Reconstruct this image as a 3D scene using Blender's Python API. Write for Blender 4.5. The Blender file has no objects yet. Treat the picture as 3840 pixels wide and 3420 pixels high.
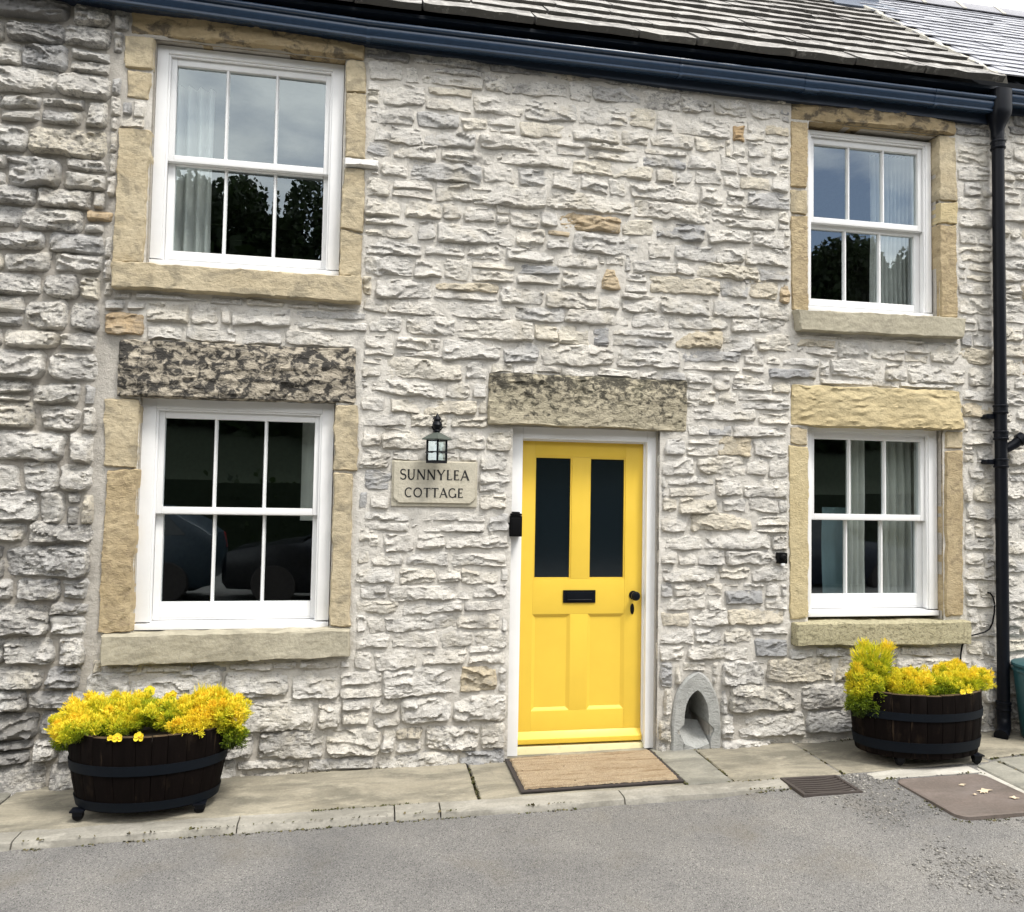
import bpy, bmesh, math, random
import numpy as np
from mathutils import Matrix, Vector

random.seed(7)
RS = np.random.RandomState(11)
SC = bpy.context.scene
COL = SC.collection
D = math.radians

# ------------------------------------------------------------------ camera
YAW, PIT, ROL = D(10.08), D(2.57), D(1.026)
fw = Vector((math.sin(YAW)*math.cos(PIT), math.cos(YAW)*math.cos(PIT), math.sin(PIT)))
rt = Vector((math.cos(YAW), -math.sin(YAW), 0))
up = rt.cross(fw)
rt2 = rt*math.cos(ROL) + up*math.sin(ROL)
up2 = -rt*math.sin(ROL) + up*math.cos(ROL)
CAM = Vector((0, -5.0, 1.70))
FPX = 2922.0
cd = bpy.data.cameras.new('camera')
cd.sensor_width = 36; cd.sensor_fit = 'HORIZONTAL'; cd.lens = FPX/3840*36
cd.clip_start = 0.05; cd.clip_end = 600
co = bpy.data.objects.new('camera', cd)
m3 = Matrix((rt2, up2, -fw)).transposed()
co.matrix_world = Matrix.Translation(CAM) @ m3.to_4x4()
COL.objects.link(co)
SC.camera = co

def project(p):
    d = Vector(p) - CAM
    w = d.dot(fw)
    return (1920 + FPX*d.dot(rt2)/w, 1710 - FPX*d.dot(up2)/w) if w > .1 else (-9999, -9999)

# ------------------------------------------------------------------ light
SUN_EL, SUN_AZ = D(60), D(36)          # azimuth: to the right of straight behind the camera
to_sun = Vector((math.sin(SUN_AZ)*math.cos(SUN_EL), -math.cos(SUN_AZ)*math.cos(SUN_EL), math.sin(SUN_EL)))
world = bpy.data.worlds.new('World'); SC.world = world; world.use_nodes = True
wn = world.node_tree; wn.nodes.clear()
def N(nt, t, **kw):
    n = nt.nodes.new(t)
    for k, v in kw.items():
        setattr(n, k, v)
    return n
wo = N(wn, 'ShaderNodeOutputWorld'); bg = N(wn, 'ShaderNodeBackground')
sky = N(wn, 'ShaderNodeTexSky', sky_type='NISHITA', sun_disc=False)
sky.sun_elevation = SUN_EL
sky.sun_rotation = math.atan2(to_sun.x, to_sun.y)
sky.air_density = 1.0; sky.dust_density = 1.5; sky.ozone_density = 1.0
tc = N(wn, 'ShaderNodeTexCoord')
mp = N(wn, 'ShaderNodeMapping'); mp.inputs['Scale'].default_value = (1, 1, 2.6); mp.inputs['Location'].default_value = (3.7, 1.2, 0)
cn = N(wn, 'ShaderNodeTexNoise'); cn.inputs['Scale'].default_value = 2.3; cn.inputs['Detail'].default_value = 7; cn.inputs['Roughness'].default_value = .55
cr = N(wn, 'ShaderNodeValToRGB')
cr.color_ramp.elements[0].position = .36; cr.color_ramp.elements[0].color = (0, 0, 0, 1)
cr.color_ramp.elements[1].position = .53; cr.color_ramp.elements[1].color = (1, 1, 1, 1)
cn2 = N(wn, 'ShaderNodeTexNoise'); cn2.inputs['Scale'].default_value = 3.1; cn2.inputs['Detail'].default_value = 5
cc = N(wn, 'ShaderNodeValToRGB')
cc.color_ramp.elements[0].position = .3; cc.color_ramp.elements[0].color = (9.5, 9.6, 9.7, 1)
cc.color_ramp.elements[1].position = .7; cc.color_ramp.elements[1].color = (18.0, 17.6, 16.8, 1)
mx = N(wn, 'ShaderNodeMix', data_type='RGBA')
L = wn.links.new
L(tc.outputs['Generated'], mp.inputs['Vector']); L(mp.outputs[0], cn.inputs['Vector']); L(mp.outputs[0], cn2.inputs['Vector'])
L(cn.outputs['Fac'], cr.inputs[0]); L(cn2.outputs['Fac'], cc.inputs[0])
L(cr.outputs[0], mx.inputs['Factor']); L(sky.outputs[0], mx.inputs['A']); L(cc.outputs[0], mx.inputs['B'])
L(mx.outputs['Result'], bg.inputs['Color']); bg.inputs['Strength'].default_value = .10
L(bg.outputs[0], wo.inputs['Surface'])
sl = bpy.data.lights.new('sun', 'SUN'); sl.energy = 1.5; sl.angle = D(14); sl.color = (1, .96, .90)
so = bpy.data.objects.new('sun', sl); so.rotation_euler = to_sun.to_track_quat('Z', 'Y').to_euler()
COL.objects.link(so)
SC.view_settings.view_transform = 'Standard'
SC.view_settings.look = 'None'
SC.view_settings.exposure = 1.2
SC.view_settings.gamma = 1
SC.view_settings.use_curve_mapping = False
SC.cycles.max_bounces = 8
SC.cycles.transparent_max_bounces = 12

# ------------------------------------------------------------------ helpers
def gz(x):
    return -.035 + .0165*x

_P = RS.permutation(512)
_T = RS.rand(1024)*2 - 1
def vn(x, y, s=0):
    """smooth value noise, -1..1"""
    x = np.asarray(x, float) + 1000.0; y = np.asarray(y, float) + 1000.0
    xi = np.floor(x).astype(int); yi = np.floor(y).astype(int)
    fx = x-xi; fy = y-yi
    fx = fx*fx*(3-2*fx); fy = fy*fy*(3-2*fy)
    def h(a, b):
        return _T[(_P[(a + s*37) % 512] + b*7 + _P[(b + s*91) % 512]*3) % 1024]
    a = h(xi, yi); b = h(xi+1, yi); c = h(xi, yi+1); d = h(xi+1, yi+1)
    return (a*(1-fx)+b*fx)*(1-fy) + (c*(1-fx)+d*fx)*fy
def fbm(x, y, s=0, o=4, r=.5):
    t = 0; a = 1; f = 1; n = 0
    for i in range(o):
        t = t + a*vn(np.asarray(x)*f, np.asarray(y)*f, s+i*5); n += a; a *= r; f *= 2.03
    return t/n
def sst(a, b, x):
    t = np.clip((x-a)/(b-a), 0, 1); return t*t*(3-2*t)

def link(name, me, parent=None):
    o = bpy.data.objects.new(name, me); COL.objects.link(o)
    if parent is not None:
        o.parent = parent
    return o
def empty(name, loc, label, cat, group=None):
    o = bpy.data.objects.new(name, None); COL.objects.link(o); o.location = loc
    tag(o, label, cat, group); return o
def tag(o, label=None, cat=None, group=None, kind=None):
    if label: o['label'] = label
    if cat: o['category'] = cat
    if group: o['group'] = group
    if kind: o['kind'] = kind
    return o
def mesh_np(name, V, F, mat, parent=None, smooth=True, sharp=None, attrs=None, mat2=None, nmat2=0):
    """V (n,3), F (m,4) or (m,3) arrays"""
    me = bpy.data.meshes.new(name)
    V = np.asarray(V, np.float32); F = np.asarray(F, np.int32)
    k = F.shape[1]
    me.vertices.add(len(V)); me.vertices.foreach_set('co', V.ravel())
    me.loops.add(F.size); me.loops.foreach_set('vertex_index', F.ravel())
    me.polygons.add(len(F)); me.polygons.foreach_set('loop_start', np.arange(0, F.size, k, dtype=np.int32))
    if smooth:
        me.polygons.foreach_set('use_smooth', np.ones(len(F), bool))
    me.update(calc_edges=True)
    for a, v in (attrs or {}).items():
        at = me.attributes.new(a, 'FLOAT', 'POINT')
        at.data.foreach_set('value', np.broadcast_to(np.asarray(v, np.float32), (len(V),)).copy())
    if sharp is not None:
        me.set_sharp_from_angle(angle=D(sharp))
    me.materials.append(mat)
    if mat2 is not None:
        me.materials.append(mat2); mi = np.zeros(len(F), np.int32); mi[nmat2:] = 1
        me.polygons.foreach_set('material_index', mi)
    return link(name, me, parent)

class MB:
    def __init__(s):
        s.v = []; s.f = []
    def add(s, vs, fs):
        n = len(s.v); s.v += [tuple(p) for p in vs]; s.f += [[i+n for i in f] for f in fs]; return s
    def box(s, x0, x1, y0, y1, z0, z1):
        return s.add([(x0,y0,z0),(x1,y0,z0),(x1,y1,z0),(x0,y1,z0),(x0,y0,z1),(x1,y0,z1),(x1,y1,z1),(x0,y1,z1)],
            [(0,3,2,1),(4,5,6,7),(0,1,5,4),(1,2,6,5),(2,3,7,6),(3,0,4,7)])
    def loft(s, loops, cap0=True, cap1=True, closed=True):
        n = len(loops[0]); vs = [p for l in loops for p in l]; fs = []
        for i in range(len(loops)-1):
            for j in range(n if closed else n-1):
                k = (j+1) % n
                fs.append((i*n+j, i*n+k, (i+1)*n+k, (i+1)*n+j))
        if cap0: fs.append(tuple(range(n))[::-1])
        if cap1: fs.append(tuple(range((len(loops)-1)*n, len(loops)*n)))
        return s.add(vs, fs)
    def tube(s, pts, r, n=10):
        pts = [Vector(p) for p in pts]; loops = []
        rs = r if isinstance(r, (list, tuple)) else [r]*len(pts)
        ref = None
        for i, p in enumerate(pts):
            t = (pts[min(i+1, len(pts)-1)] - pts[max(i-1, 0)]).normalized()
            if ref is None:
                ref = Vector((0, 0, 1)) if abs(t.z) < .9 else Vector((1, 0, 0))
            a = t.cross(ref).normalized(); b = t.cross(a).normalized(); ref = -b if False else ref
            loops.append([p + a*rs[i]*math.cos(q*2*math.pi/n) + b*rs[i]*math.sin(q*2*math.pi/n) for q in range(n)])
        return s.loft(loops)
    def lathe(s, prof, c=(0,0,0), n=20, axis='z'):
        loops = []
        for r, h in prof:
            l = []
            for q in range(n):
                a = 2*math.pi*q/n
                u, w = r*math.cos(a), r*math.sin(a)
                if axis == 'z': l.append((c[0]+u, c[1]+w, c[2]+h))
                elif axis == 'y': l.append((c[0]+u, c[1]+h, c[2]-w))
                else: l.append((c[0]+h, c[1]+u, c[2]+w))
            loops.append(l)
        return s.loft(loops)
    def build(s, name, mat, parent=None, bevel=0, seg=2, sharp=35, smooth=True, attrs=None):
        me = bpy.data.meshes.new(name)
        bm = bmesh.new()
        vs = [bm.verts.new(p) for p in s.v]
        for f in s.f:
            try: bm.faces.new([vs[i] for i in f])
            except ValueError: pass
        bmesh.ops.recalc_face_normals(bm, faces=bm.faces[:])
        if bevel:
            es = [e for e in bm.edges if len(e.link_faces) == 2 and e.calc_face_angle(0) > D(30)]
            bmesh.ops.bevel(bm, geom=es, offset=bevel, segments=seg, profile=.7, affect='EDGES', clamp_overlap=True)
        bm.to_mesh(me); bm.free()
        if smooth:
            me.polygons.foreach_set('use_smooth', [True]*len(me.polygons))
            me.set_sharp_from_angle(angle=D(sharp))
        for a, v in (attrs or {}).items():
            at = me.attributes.new(a, 'FLOAT', 'POINT'); at.data.foreach_set('value', [v]*len(me.vertices))
        me.materials.append(mat)
        return link(name, me, parent)

# ------------------------------------------------------------------ materials
def newmat(name):
    m = bpy.data.materials.new(name); m.use_nodes = True
    nt = m.node_tree; nt.nodes.clear()
    out = N(nt, 'ShaderNodeOutputMaterial'); b = N(nt, 'ShaderNodeBsdfPrincipled')
    nt.links.new(b.outputs[0], out.inputs[0])
    return m, nt, b
class G:
    """tiny node-graph helper"""
    def __init__(s, nt, kind='Object', scale=(1,1,1)):
        s.nt = nt
        t = N(nt, 'ShaderNodeTexCoord'); mpn = N(nt, 'ShaderNodeMapping'); mpn.inputs['Scale'].default_value = scale
        nt.links.new(t.outputs[kind], mpn.inputs[0]); s.c = mpn.outputs[0]; s.t = t
    def map(s, scale, loc=(0,0,0)):
        mpn = N(s.nt, 'ShaderNodeMapping'); mpn.inputs['Scale'].default_value = scale; mpn.inputs['Location'].default_value = loc
        s.nt.links.new(s.c, mpn.inputs[0]); return mpn.outputs[0]
    def noise(s, scale, detail=4, rough=.55, co=None, dist=0):
        n = N(s.nt, 'ShaderNodeTexNoise'); n.inputs['Scale'].default_value = scale; n.inputs['Detail'].default_value = detail
        n.inputs['Roughness'].default_value = rough; n.inputs['Distortion'].default_value = dist
        s.nt.links.new(co or s.c, n.inputs['Vector']); return n.outputs['Fac']
    def vor(s, scale, co=None, feat='F1', out='Distance'):
        n = N(s.nt, 'ShaderNodeTexVoronoi', feature=feat); n.inputs['Scale'].default_value = scale
        s.nt.links.new(co or s.c, n.inputs['Vector']); return n.outputs[out]
    def ramp(s, x, stops, interp='LINEAR'):
        r = N(s.nt, 'ShaderNodeValToRGB'); r.color_ramp.interpolation = interp
        e = r.color_ramp.elements
        while len(e) < len(stops): e.new(.5)
        for i, (p, c) in enumerate(stops):
            e[i].position = p
            if not isinstance(c, (tuple, list)): c = (c, c, c)
            e[i].color = (*c, 1)
        s.nt.links.new(x, r.inputs[0]); return r.outputs[0]
    def mix(s, f, a, b, mode='MIX'):
        m = N(s.nt, 'ShaderNodeMix', data_type='RGBA', blend_type=mode)
        for inp, v in (('Factor', f), ('A', a), ('B', b)):
            if isinstance(v, (int, float)): m.inputs[inp].default_value = v if inp == 'Factor' else (v, v, v, 1)
            elif isinstance(v, tuple): m.inputs[inp].default_value = (*v, 1)
            else: s.nt.links.new(v, m.inputs[inp])
        return m.outputs['Result']
    def math(s, op, a, b=0.0):
        m = N(s.nt, 'ShaderNodeMath', operation=op)
        for i, v in enumerate((a, b)):
            if isinstance(v, (int, float)): m.inputs[i].default_value = v
            else: s.nt.links.new(v, m.inputs[i])
        return m.outputs[0]
    def attr(s, name):
        a = N(s.nt, 'ShaderNodeAttribute'); a.attribute_name = name; return a.outputs['Fac']
    def bump(s, b, h, strength=.5, dist=.01, prev=None):
        n = N(s.nt, 'ShaderNodeBump'); n.inputs['Strength'].default_value = strength; n.inputs['Distance'].default_value = dist
        s.nt.links.new(h, n.inputs['Height'])
        if prev is not None: s.nt.links.new(prev, n.inputs['Normal'])
        s.nt.links.new(n.outputs[0], b.inputs['Normal']); return n.outputs[0]
    def out(s, b, col=None, rough=None):
        if col is not None: s.nt.links.new(col, b.inputs['Base Color'])
        if rough is not None: s.nt.links.new(rough, b.inputs['Roughness'])

def mat_stone():
    m, nt, b = newmat('limestone'); g = G(nt)
    tone = g.attr('tone'); grime_shade = g.attr('grime_shade')
    base = g.ramp(tone, [(0, (.33,.332,.335)), (.12, (.46,.455,.445)), (.28, (.60,.582,.545)), (.55, (.675,.645,.587)), (.75, (.66,.615,.52)), (.88, (.55,.475,.345)), (1, (.46,.33,.19))])
    n1 = g.noise(7, 6, .6); n2 = g.noise(26, 6, .65, g.map((1, 1, 1.8)))
    c = g.mix(.75, base, g.ramp(n1, [(.3, (.72,.71,.70)), (.5, 1.0), (.72, (1.12,1.10,1.05))]), 'MULTIPLY')
    c = g.mix(g.ramp(g.noise(4.5, 5, .6, g.map((1,1,1), (5,3,1))), [(.52, 0.), (.66, .55)]), c, (.50,.455,.365))      # cream bloom
    c = g.mix(g.ramp(n2, [(.60, 0.), (.72, .5)]), c, (.56,.55,.535))                               # pale bruises
    f = g.math('ADD', g.noise(34, 7, .7, g.map((1,1,1.5), (9,2,4))), g.math('MULTIPLY', grime_shade, .16))
    c = g.mix(g.ramp(f, [(.585, 0.), (.69, .72)]), c, (.15,.146,.138))
    c = g.mix(g.ramp(g.noise(110, 4, .7), [(.58, 0.), (.68, .62)]), c, (.16,.155,.15))                               # black lichen and soot
    f2 = g.math('ADD', g.noise(5, 4, .6, g.map((1,1,1), (2,7,3))), g.math('MULTIPLY', grime_shade, .2))
    c = g.mix(g.ramp(f2, [(.56, 0.), (.78, .6)]), c, (.20,.195,.19))
    g.out(b, c); b.inputs['Roughness'].default_value = .92; b.inputs['Specular IOR Level'].default_value = .2
    h = g.math('ADD', g.noise(38, 8, .68, g.map((.8,1,1.7))), g.math('MULTIPLY', g.noise(130, 6, .68), .55))
    g.bump(b, h, .9, .021)
    return m
def mat_mortar():
    m, nt, b = newmat('mortar'); g = G(nt)
    gr = g.attr('grime_shade')
    c = g.mix(gr, (.645,.615,.558), (.38,.352,.31))
    c = g.mix(.8, c, g.ramp(g.noise(9, 6, .6), [(.3, .8), (.7, 1.15)]), 'MULTIPLY')
    c = g.mix(g.ramp(g.noise(60, 5, .7), [(.6, 0.), (.75, .5)]), c, (.17,.165,.155))
    g.out(b, c); b.inputs['Roughness'].default_value = .95; b.inputs['Specular IOR Level'].default_value = .15
    g.bump(b, g.math('ADD', g.noise(38, 8, .7), g.math('MULTIPLY', g.noise(140, 5, .6), .4)), .8, .016)
    return m
def mat_sandstone(name, a, bb, lichen=0., lcol=(.035,.035,.033), lscale=9, lpos=.5, tool=0., lsoft=.1, green=0., ztop=None):
    m, nt, b = newmat(name); g = G(nt)
    c = g.ramp(g.noise(3.2, 5, .6, g.map((1,1,1.6))), [(.3, a), (.7, bb)])
    c = g.mix(.7, c, g.ramp(g.noise(28, 6, .7), [(.28, .74), (.5, 1.0), (.75, 1.14)]), 'MULTIPLY')
    c = g.mix(g.ramp(g.noise(90, 4, .7), [(.63, 0.), (.74, .5)]), c, (.16,.125,.085))
    if lichen:
        f = g.noise(lscale, 7, .68, g.map((1,1,1.35), (3,1,7)), .6)
        if ztop:
            sp_ = N(nt, 'ShaderNodeSeparateXYZ'); nt.links.new(g.c, sp_.inputs[0])
            f = g.math('ADD', f, g.math('MULTIPLY', g.math('SUBTRACT', sp_.outputs[2], ztop), .55))
        c = g.mix(g.ramp(f, [(lpos, 0.), (lpos+lsoft, lichen)]), c, lcol)
    if green:
        f = g.noise(5, 5, .6, g.map((1,1,1.2), (8,1,2)))
        c = g.mix(g.ramp(f, [(.48, 0.), (.68, green)]), c, (.20,.19,.12))
    g.out(b, c); b.inputs['Roughness'].default_value = .9; b.inputs['Specular IOR Level'].default_value = .2
    h = g.noise(55, 8, .66)
    if tool:
        h = g.math('ADD', h, g.math('MULTIPLY', g.noise(26, 3, .6, g.map((1,1,2.2), (4,4,4)), 1.2), tool))
    g.bump(b, h, .55, .010)
    return m
def mat_paint(name, col, rough=.35, dirt=.0, dcol=(.5,.48,.42), bump=.02, spec=.5):
    m, nt, b = newmat(name); g = G(nt)
    c = g.mix(.6, col, g.ramp(g.noise(5, 5, .6), [(.3, .93), (.7, 1.04)]), 'MULTIPLY')
    if dirt:
        c = g.mix(g.ramp(g.noise(14, 6, .7), [(.55, 0.), (.8, dirt)]), c, dcol)
    g.out(b, c); b.inputs['Specular IOR Level'].default_value = spec
    g.out(b, rough=g.ramp(g.noise(20, 4, .6), [(.3, rough*.85), (.7, min(1, rough*1.2))]))
    if bump > .02: g.bump(b, g.noise(120, 3, .5, g.map((1,1,.15))), bump*3, .003)
    return m
def mat_plain(name, col, rough=.5, metal=0., spec=.5):
    m, nt, b = newmat(name); g = G(nt)
    c = g.mix(.6, col, g.ramp(g.noise(22, 5, .6), [(.3, .82), (.7, 1.15)]), 'MULTIPLY')
    g.out(b, c); b.inputs['Roughness'].default_value = rough; b.inputs['Metallic'].default_value = metal; b.inputs['Specular IOR Level'].default_value = spec
    return m
def mat_glass():
    m = bpy.data.materials.new('window_glass'); m.use_nodes = True; nt = m.node_tree; nt.nodes.clear()
    o = N(nt, 'ShaderNodeOutputMaterial'); mxs = N(nt, 'ShaderNodeMixShader'); tr = N(nt, 'ShaderNodeBsdfTransparent'); gl = N(nt, 'ShaderNodeBsdfGlossy')
    fr = N(nt, 'ShaderNodeLayerWeight'); fr.inputs['Blend'].default_value = .5
    tr.inputs[0].default_value = (.80,.85,.84,1); gl.inputs['Roughness'].default_value = 0.0; gl.inputs[0].default_value = (.84,.95,1,1)
    g = G(nt); bn = N(nt, 'ShaderNodeBump'); bn.inputs['Strength'].default_value = .05; bn.inputs['Distance'].default_value = .004
    nt.links.new(g.noise(2.2, 1, .4), bn.inputs['Height']); nt.links.new(bn.outputs[0], gl.inputs['Normal'])
    p5 = g.math('ADD', g.math('MULTIPLY', g.math('POWER', fr.outputs['Facing'], 5.0), .84), .155); nt.links.new(p5, mxs.inputs[0]); nt.links.new(tr.outputs[0], mxs.inputs[1]); nt.links.new(gl.outputs[0], mxs.inputs[2]); nt.links.new(mxs.outputs[0], o.inputs[0])
    return m
def mat_fabric(name, col, trans=.4):
    m, nt, b = newmat(name); g = G(nt)
    t = N(nt, 'ShaderNodeBsdfTranslucent'); t.inputs[0].default_value = (*col, 1)
    c = g.mix(.5, col, g.ramp(g.noise(60, 3, .6, g.map((1,1,.2))), [(.3, .85), (.7, 1.1)]), 'MULTIPLY')
    g.out(b, c); b.inputs['Roughness'].default_value = .9
    ms = N(nt, 'ShaderNodeMixShader'); ms.inputs[0].default_value = trans
    out = [n for n in nt.nodes if n.type == 'OUTPUT_MATERIAL'][0]
    nt.links.new(b.outputs[0], ms.inputs[1]); nt.links.new(t.outputs[0], ms.inputs[2]); nt.links.new(ms.outputs[0], out.inputs[0])
    return m
def mat_asphalt():
    m, nt, b = newmat('asphalt'); g = G(nt)
    cells = g.vor(230, out='Color'); bw = N(nt, 'ShaderNodeRGBToBW'); nt.links.new(cells, bw.inputs[0])
    c = g.ramp(bw.outputs[0], [(.12, (.07,.069,.067)), (.28, (.165,.160,.153)), (.62, (.205,.20,.192)), (.8, (.25,.245,.233)), (.93, (.34,.33,.305))])
    c = g.mix(.85, c, g.ramp(g.noise(1.1, 6, .6), [(.3, (.66,.66,.67)), (.5, (.98,.97,.96)), (.70, (1.26,1.23,1.17))]), 'MULTIPLY')
    c = g.mix(g.ramp(g.noise(2.3, 6, .65, g.map((1,1,1), (4,9,1))), [(.54, 0.), (.72, .45)]), c, (.165,.145,.112))
    c = g.mix(g.ramp(g.noise(11, 6, .7), [(.58, 0.), (.75, .35)]), c, (.09,.09,.092))
    c = g.mix(g.ramp(g.vor(9, g.map((1,1,1), (2,2,2))), [(.035, .8), (.06, 0.)]), c, (.06,.06,.06))
    c = g.mix(g.ramp(g.noise(.75, 5, .6, g.map((1,1,1), (3,1,1))), [(.50, 0.), (.70, .35)]), c, (.13,.127,.122))
    c = g.mix(g.ramp(g.noise(30, 5, .7, g.map((1,1,1), (1,6,2))), [(.62, 0.), (.74, .45)]), c, (.30,.29,.27))
    g.out(b, c); b.inputs['Roughness'].default_value = .9; b.inputs['Specular IOR Level'].default_value = .25
    h = g.math('ADD', g.vor(200), g.math('MULTIPLY', g.noise(60, 5, .6), .6))
    g.bump(b, h, .8, .007)
    return m
def mat_flag(name, a, bb, stain=(.16,.145,.115), sp=.5):
    m, nt, b = newmat(name); g = G(nt)
    c = g.ramp(g.noise(3, 6, .62, g.map((.7,1.5,1))), [(.3, a), (.7, bb)])
    c = g.mix(g.ramp(g.noise(2.6, 7, .7, g.map((.6,1.6,1), (1,5,2)), .6), [(.42, 0.), (.60, sp)]), c, stain)
    c = g.mix(g.ramp(g.noise(7, 6, .7, g.map((.7,1.4,1), (6,2,2))), [(.55, 0.), (.70, .5)]), c, tuple(x*1.35 for x in bb))
    c = g.mix(.7, c, g.ramp(g.noise(70, 6, .7), [(.3, .78), (.7, 1.15)]), 'MULTIPLY')
    c = g.mix(g.ramp(g.noise(36, 6, .75, g.map((1,1,1), (3,3,3))), [(.64, 0.), (.74, .5)]), c, (.10,.095,.085))
    g.out(b, c); b.inputs['Roughness'].default_value = .85; b.inputs['Specular IOR Level'].default_value = .3
    g.bump(b, g.math('ADD', g.noise(40, 8, .7), g.math('MULTIPLY', g.noise(7, 4, .5), .8)), .5, .008)
    return m
def mat_wood(name, dark, lite, wear=.5):
    m, nt, b = newmat(name); g = G(nt)
    gr = g.noise(30, 6, .65, g.map((1,1,.09)))
    c = g.ramp(gr, [(.3, dark), (.62, tuple(x*1.7 for x in dark)), (.8, lite)])
    c = g.mix(g.ramp(g.noise(7, 6, .7, g.map((1,1,.45), (2,2,6))), [(.56, 0.), (.74, wear)]), c, lite)
    g.out(b, c); b.inputs['Roughness'].default_value = .75; b.inputs['Specular IOR Level'].default_value = .05
    g.bump(b, gr, .5, .004)
    return m
def mat_leafy(name, stops, rough=.6, trans=.25):
    m, nt, b = newmat(name); g = G(nt)
    c = g.ramp(g.attr('tone'), stops)
    g.out(b, c); b.inputs['Roughness'].default_value = rough; b.inputs['Specular IOR Level'].default_value = .25
    t = N(nt, 'ShaderNodeBsdfTranslucent'); nt.links.new(c, t.inputs[0])
    ms = N(nt, 'ShaderNodeMixShader'); ms.inputs[0].default_value = trans
    out = [n for n in nt.nodes if n.type == 'OUTPUT_MATERIAL'][0]
    nt.links.new(b.outputs[0], ms.inputs[1]); nt.links.new(t.outputs[0], ms.inputs[2]); nt.links.new(ms.outputs[0], out.inputs[0])
    return m
def mat_slate(name, a, bb, pale, rough=.55, fp=.5):
    m, nt, b = newmat(name); g = G(nt)
    t = g.attr('tone')
    c = g.ramp(t, [(0, a), (1, bb)])
    c = g.mix(g.ramp(g.noise(12, 7, .7), [(fp, 0.), (fp+.15, .85)]), c, pale)
    c = g.mix(g.ramp(g.noise(30, 6, .7, g.map((1,1,1), (1,8,3))), [(.58, 0.), (.7, .7)]), c, (.05,.05,.048))
    g.out(b, c); b.inputs['Roughness'].default_value = rough
    g.bump(b, g.noise(50, 7, .65), .5, .008)
    return m
def mat_mat():
    m, nt, b = newmat('coir'); g = G(nt)
    c = g.ramp(g.noise(220, 4, .7), [(.3, (.17,.12,.07)), (.5, (.43,.335,.22)), (.75, (.57,.47,.34))])
    c = g.mix(g.ramp(g.noise(6, 6, .7, g.map((.6,1.6,1))), [(.52, 0.), (.75, .5)]), c, (.25,.165,.09))
    c = g.mix(g.ramp(g.noise(3, 3, .6, g.map((.8,22,1))), [(.50, 0.), (.62, .55)]), c, (.20,.13,.07))
    c = g.mix(g.ramp(g.noise(34, 3, .6, g.map((1,1,1), (5,5,5))), [(.70, 0.), (.74, .8)]), c, (.05,.035,.02))
    g.out(b, c); b.inputs['Roughness'].default_value = 1; b.inputs['Specular IOR Level'].default_value = .05
    g.bump(b, g.noise(260, 5, .8), 1, .01)
    return m

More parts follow.
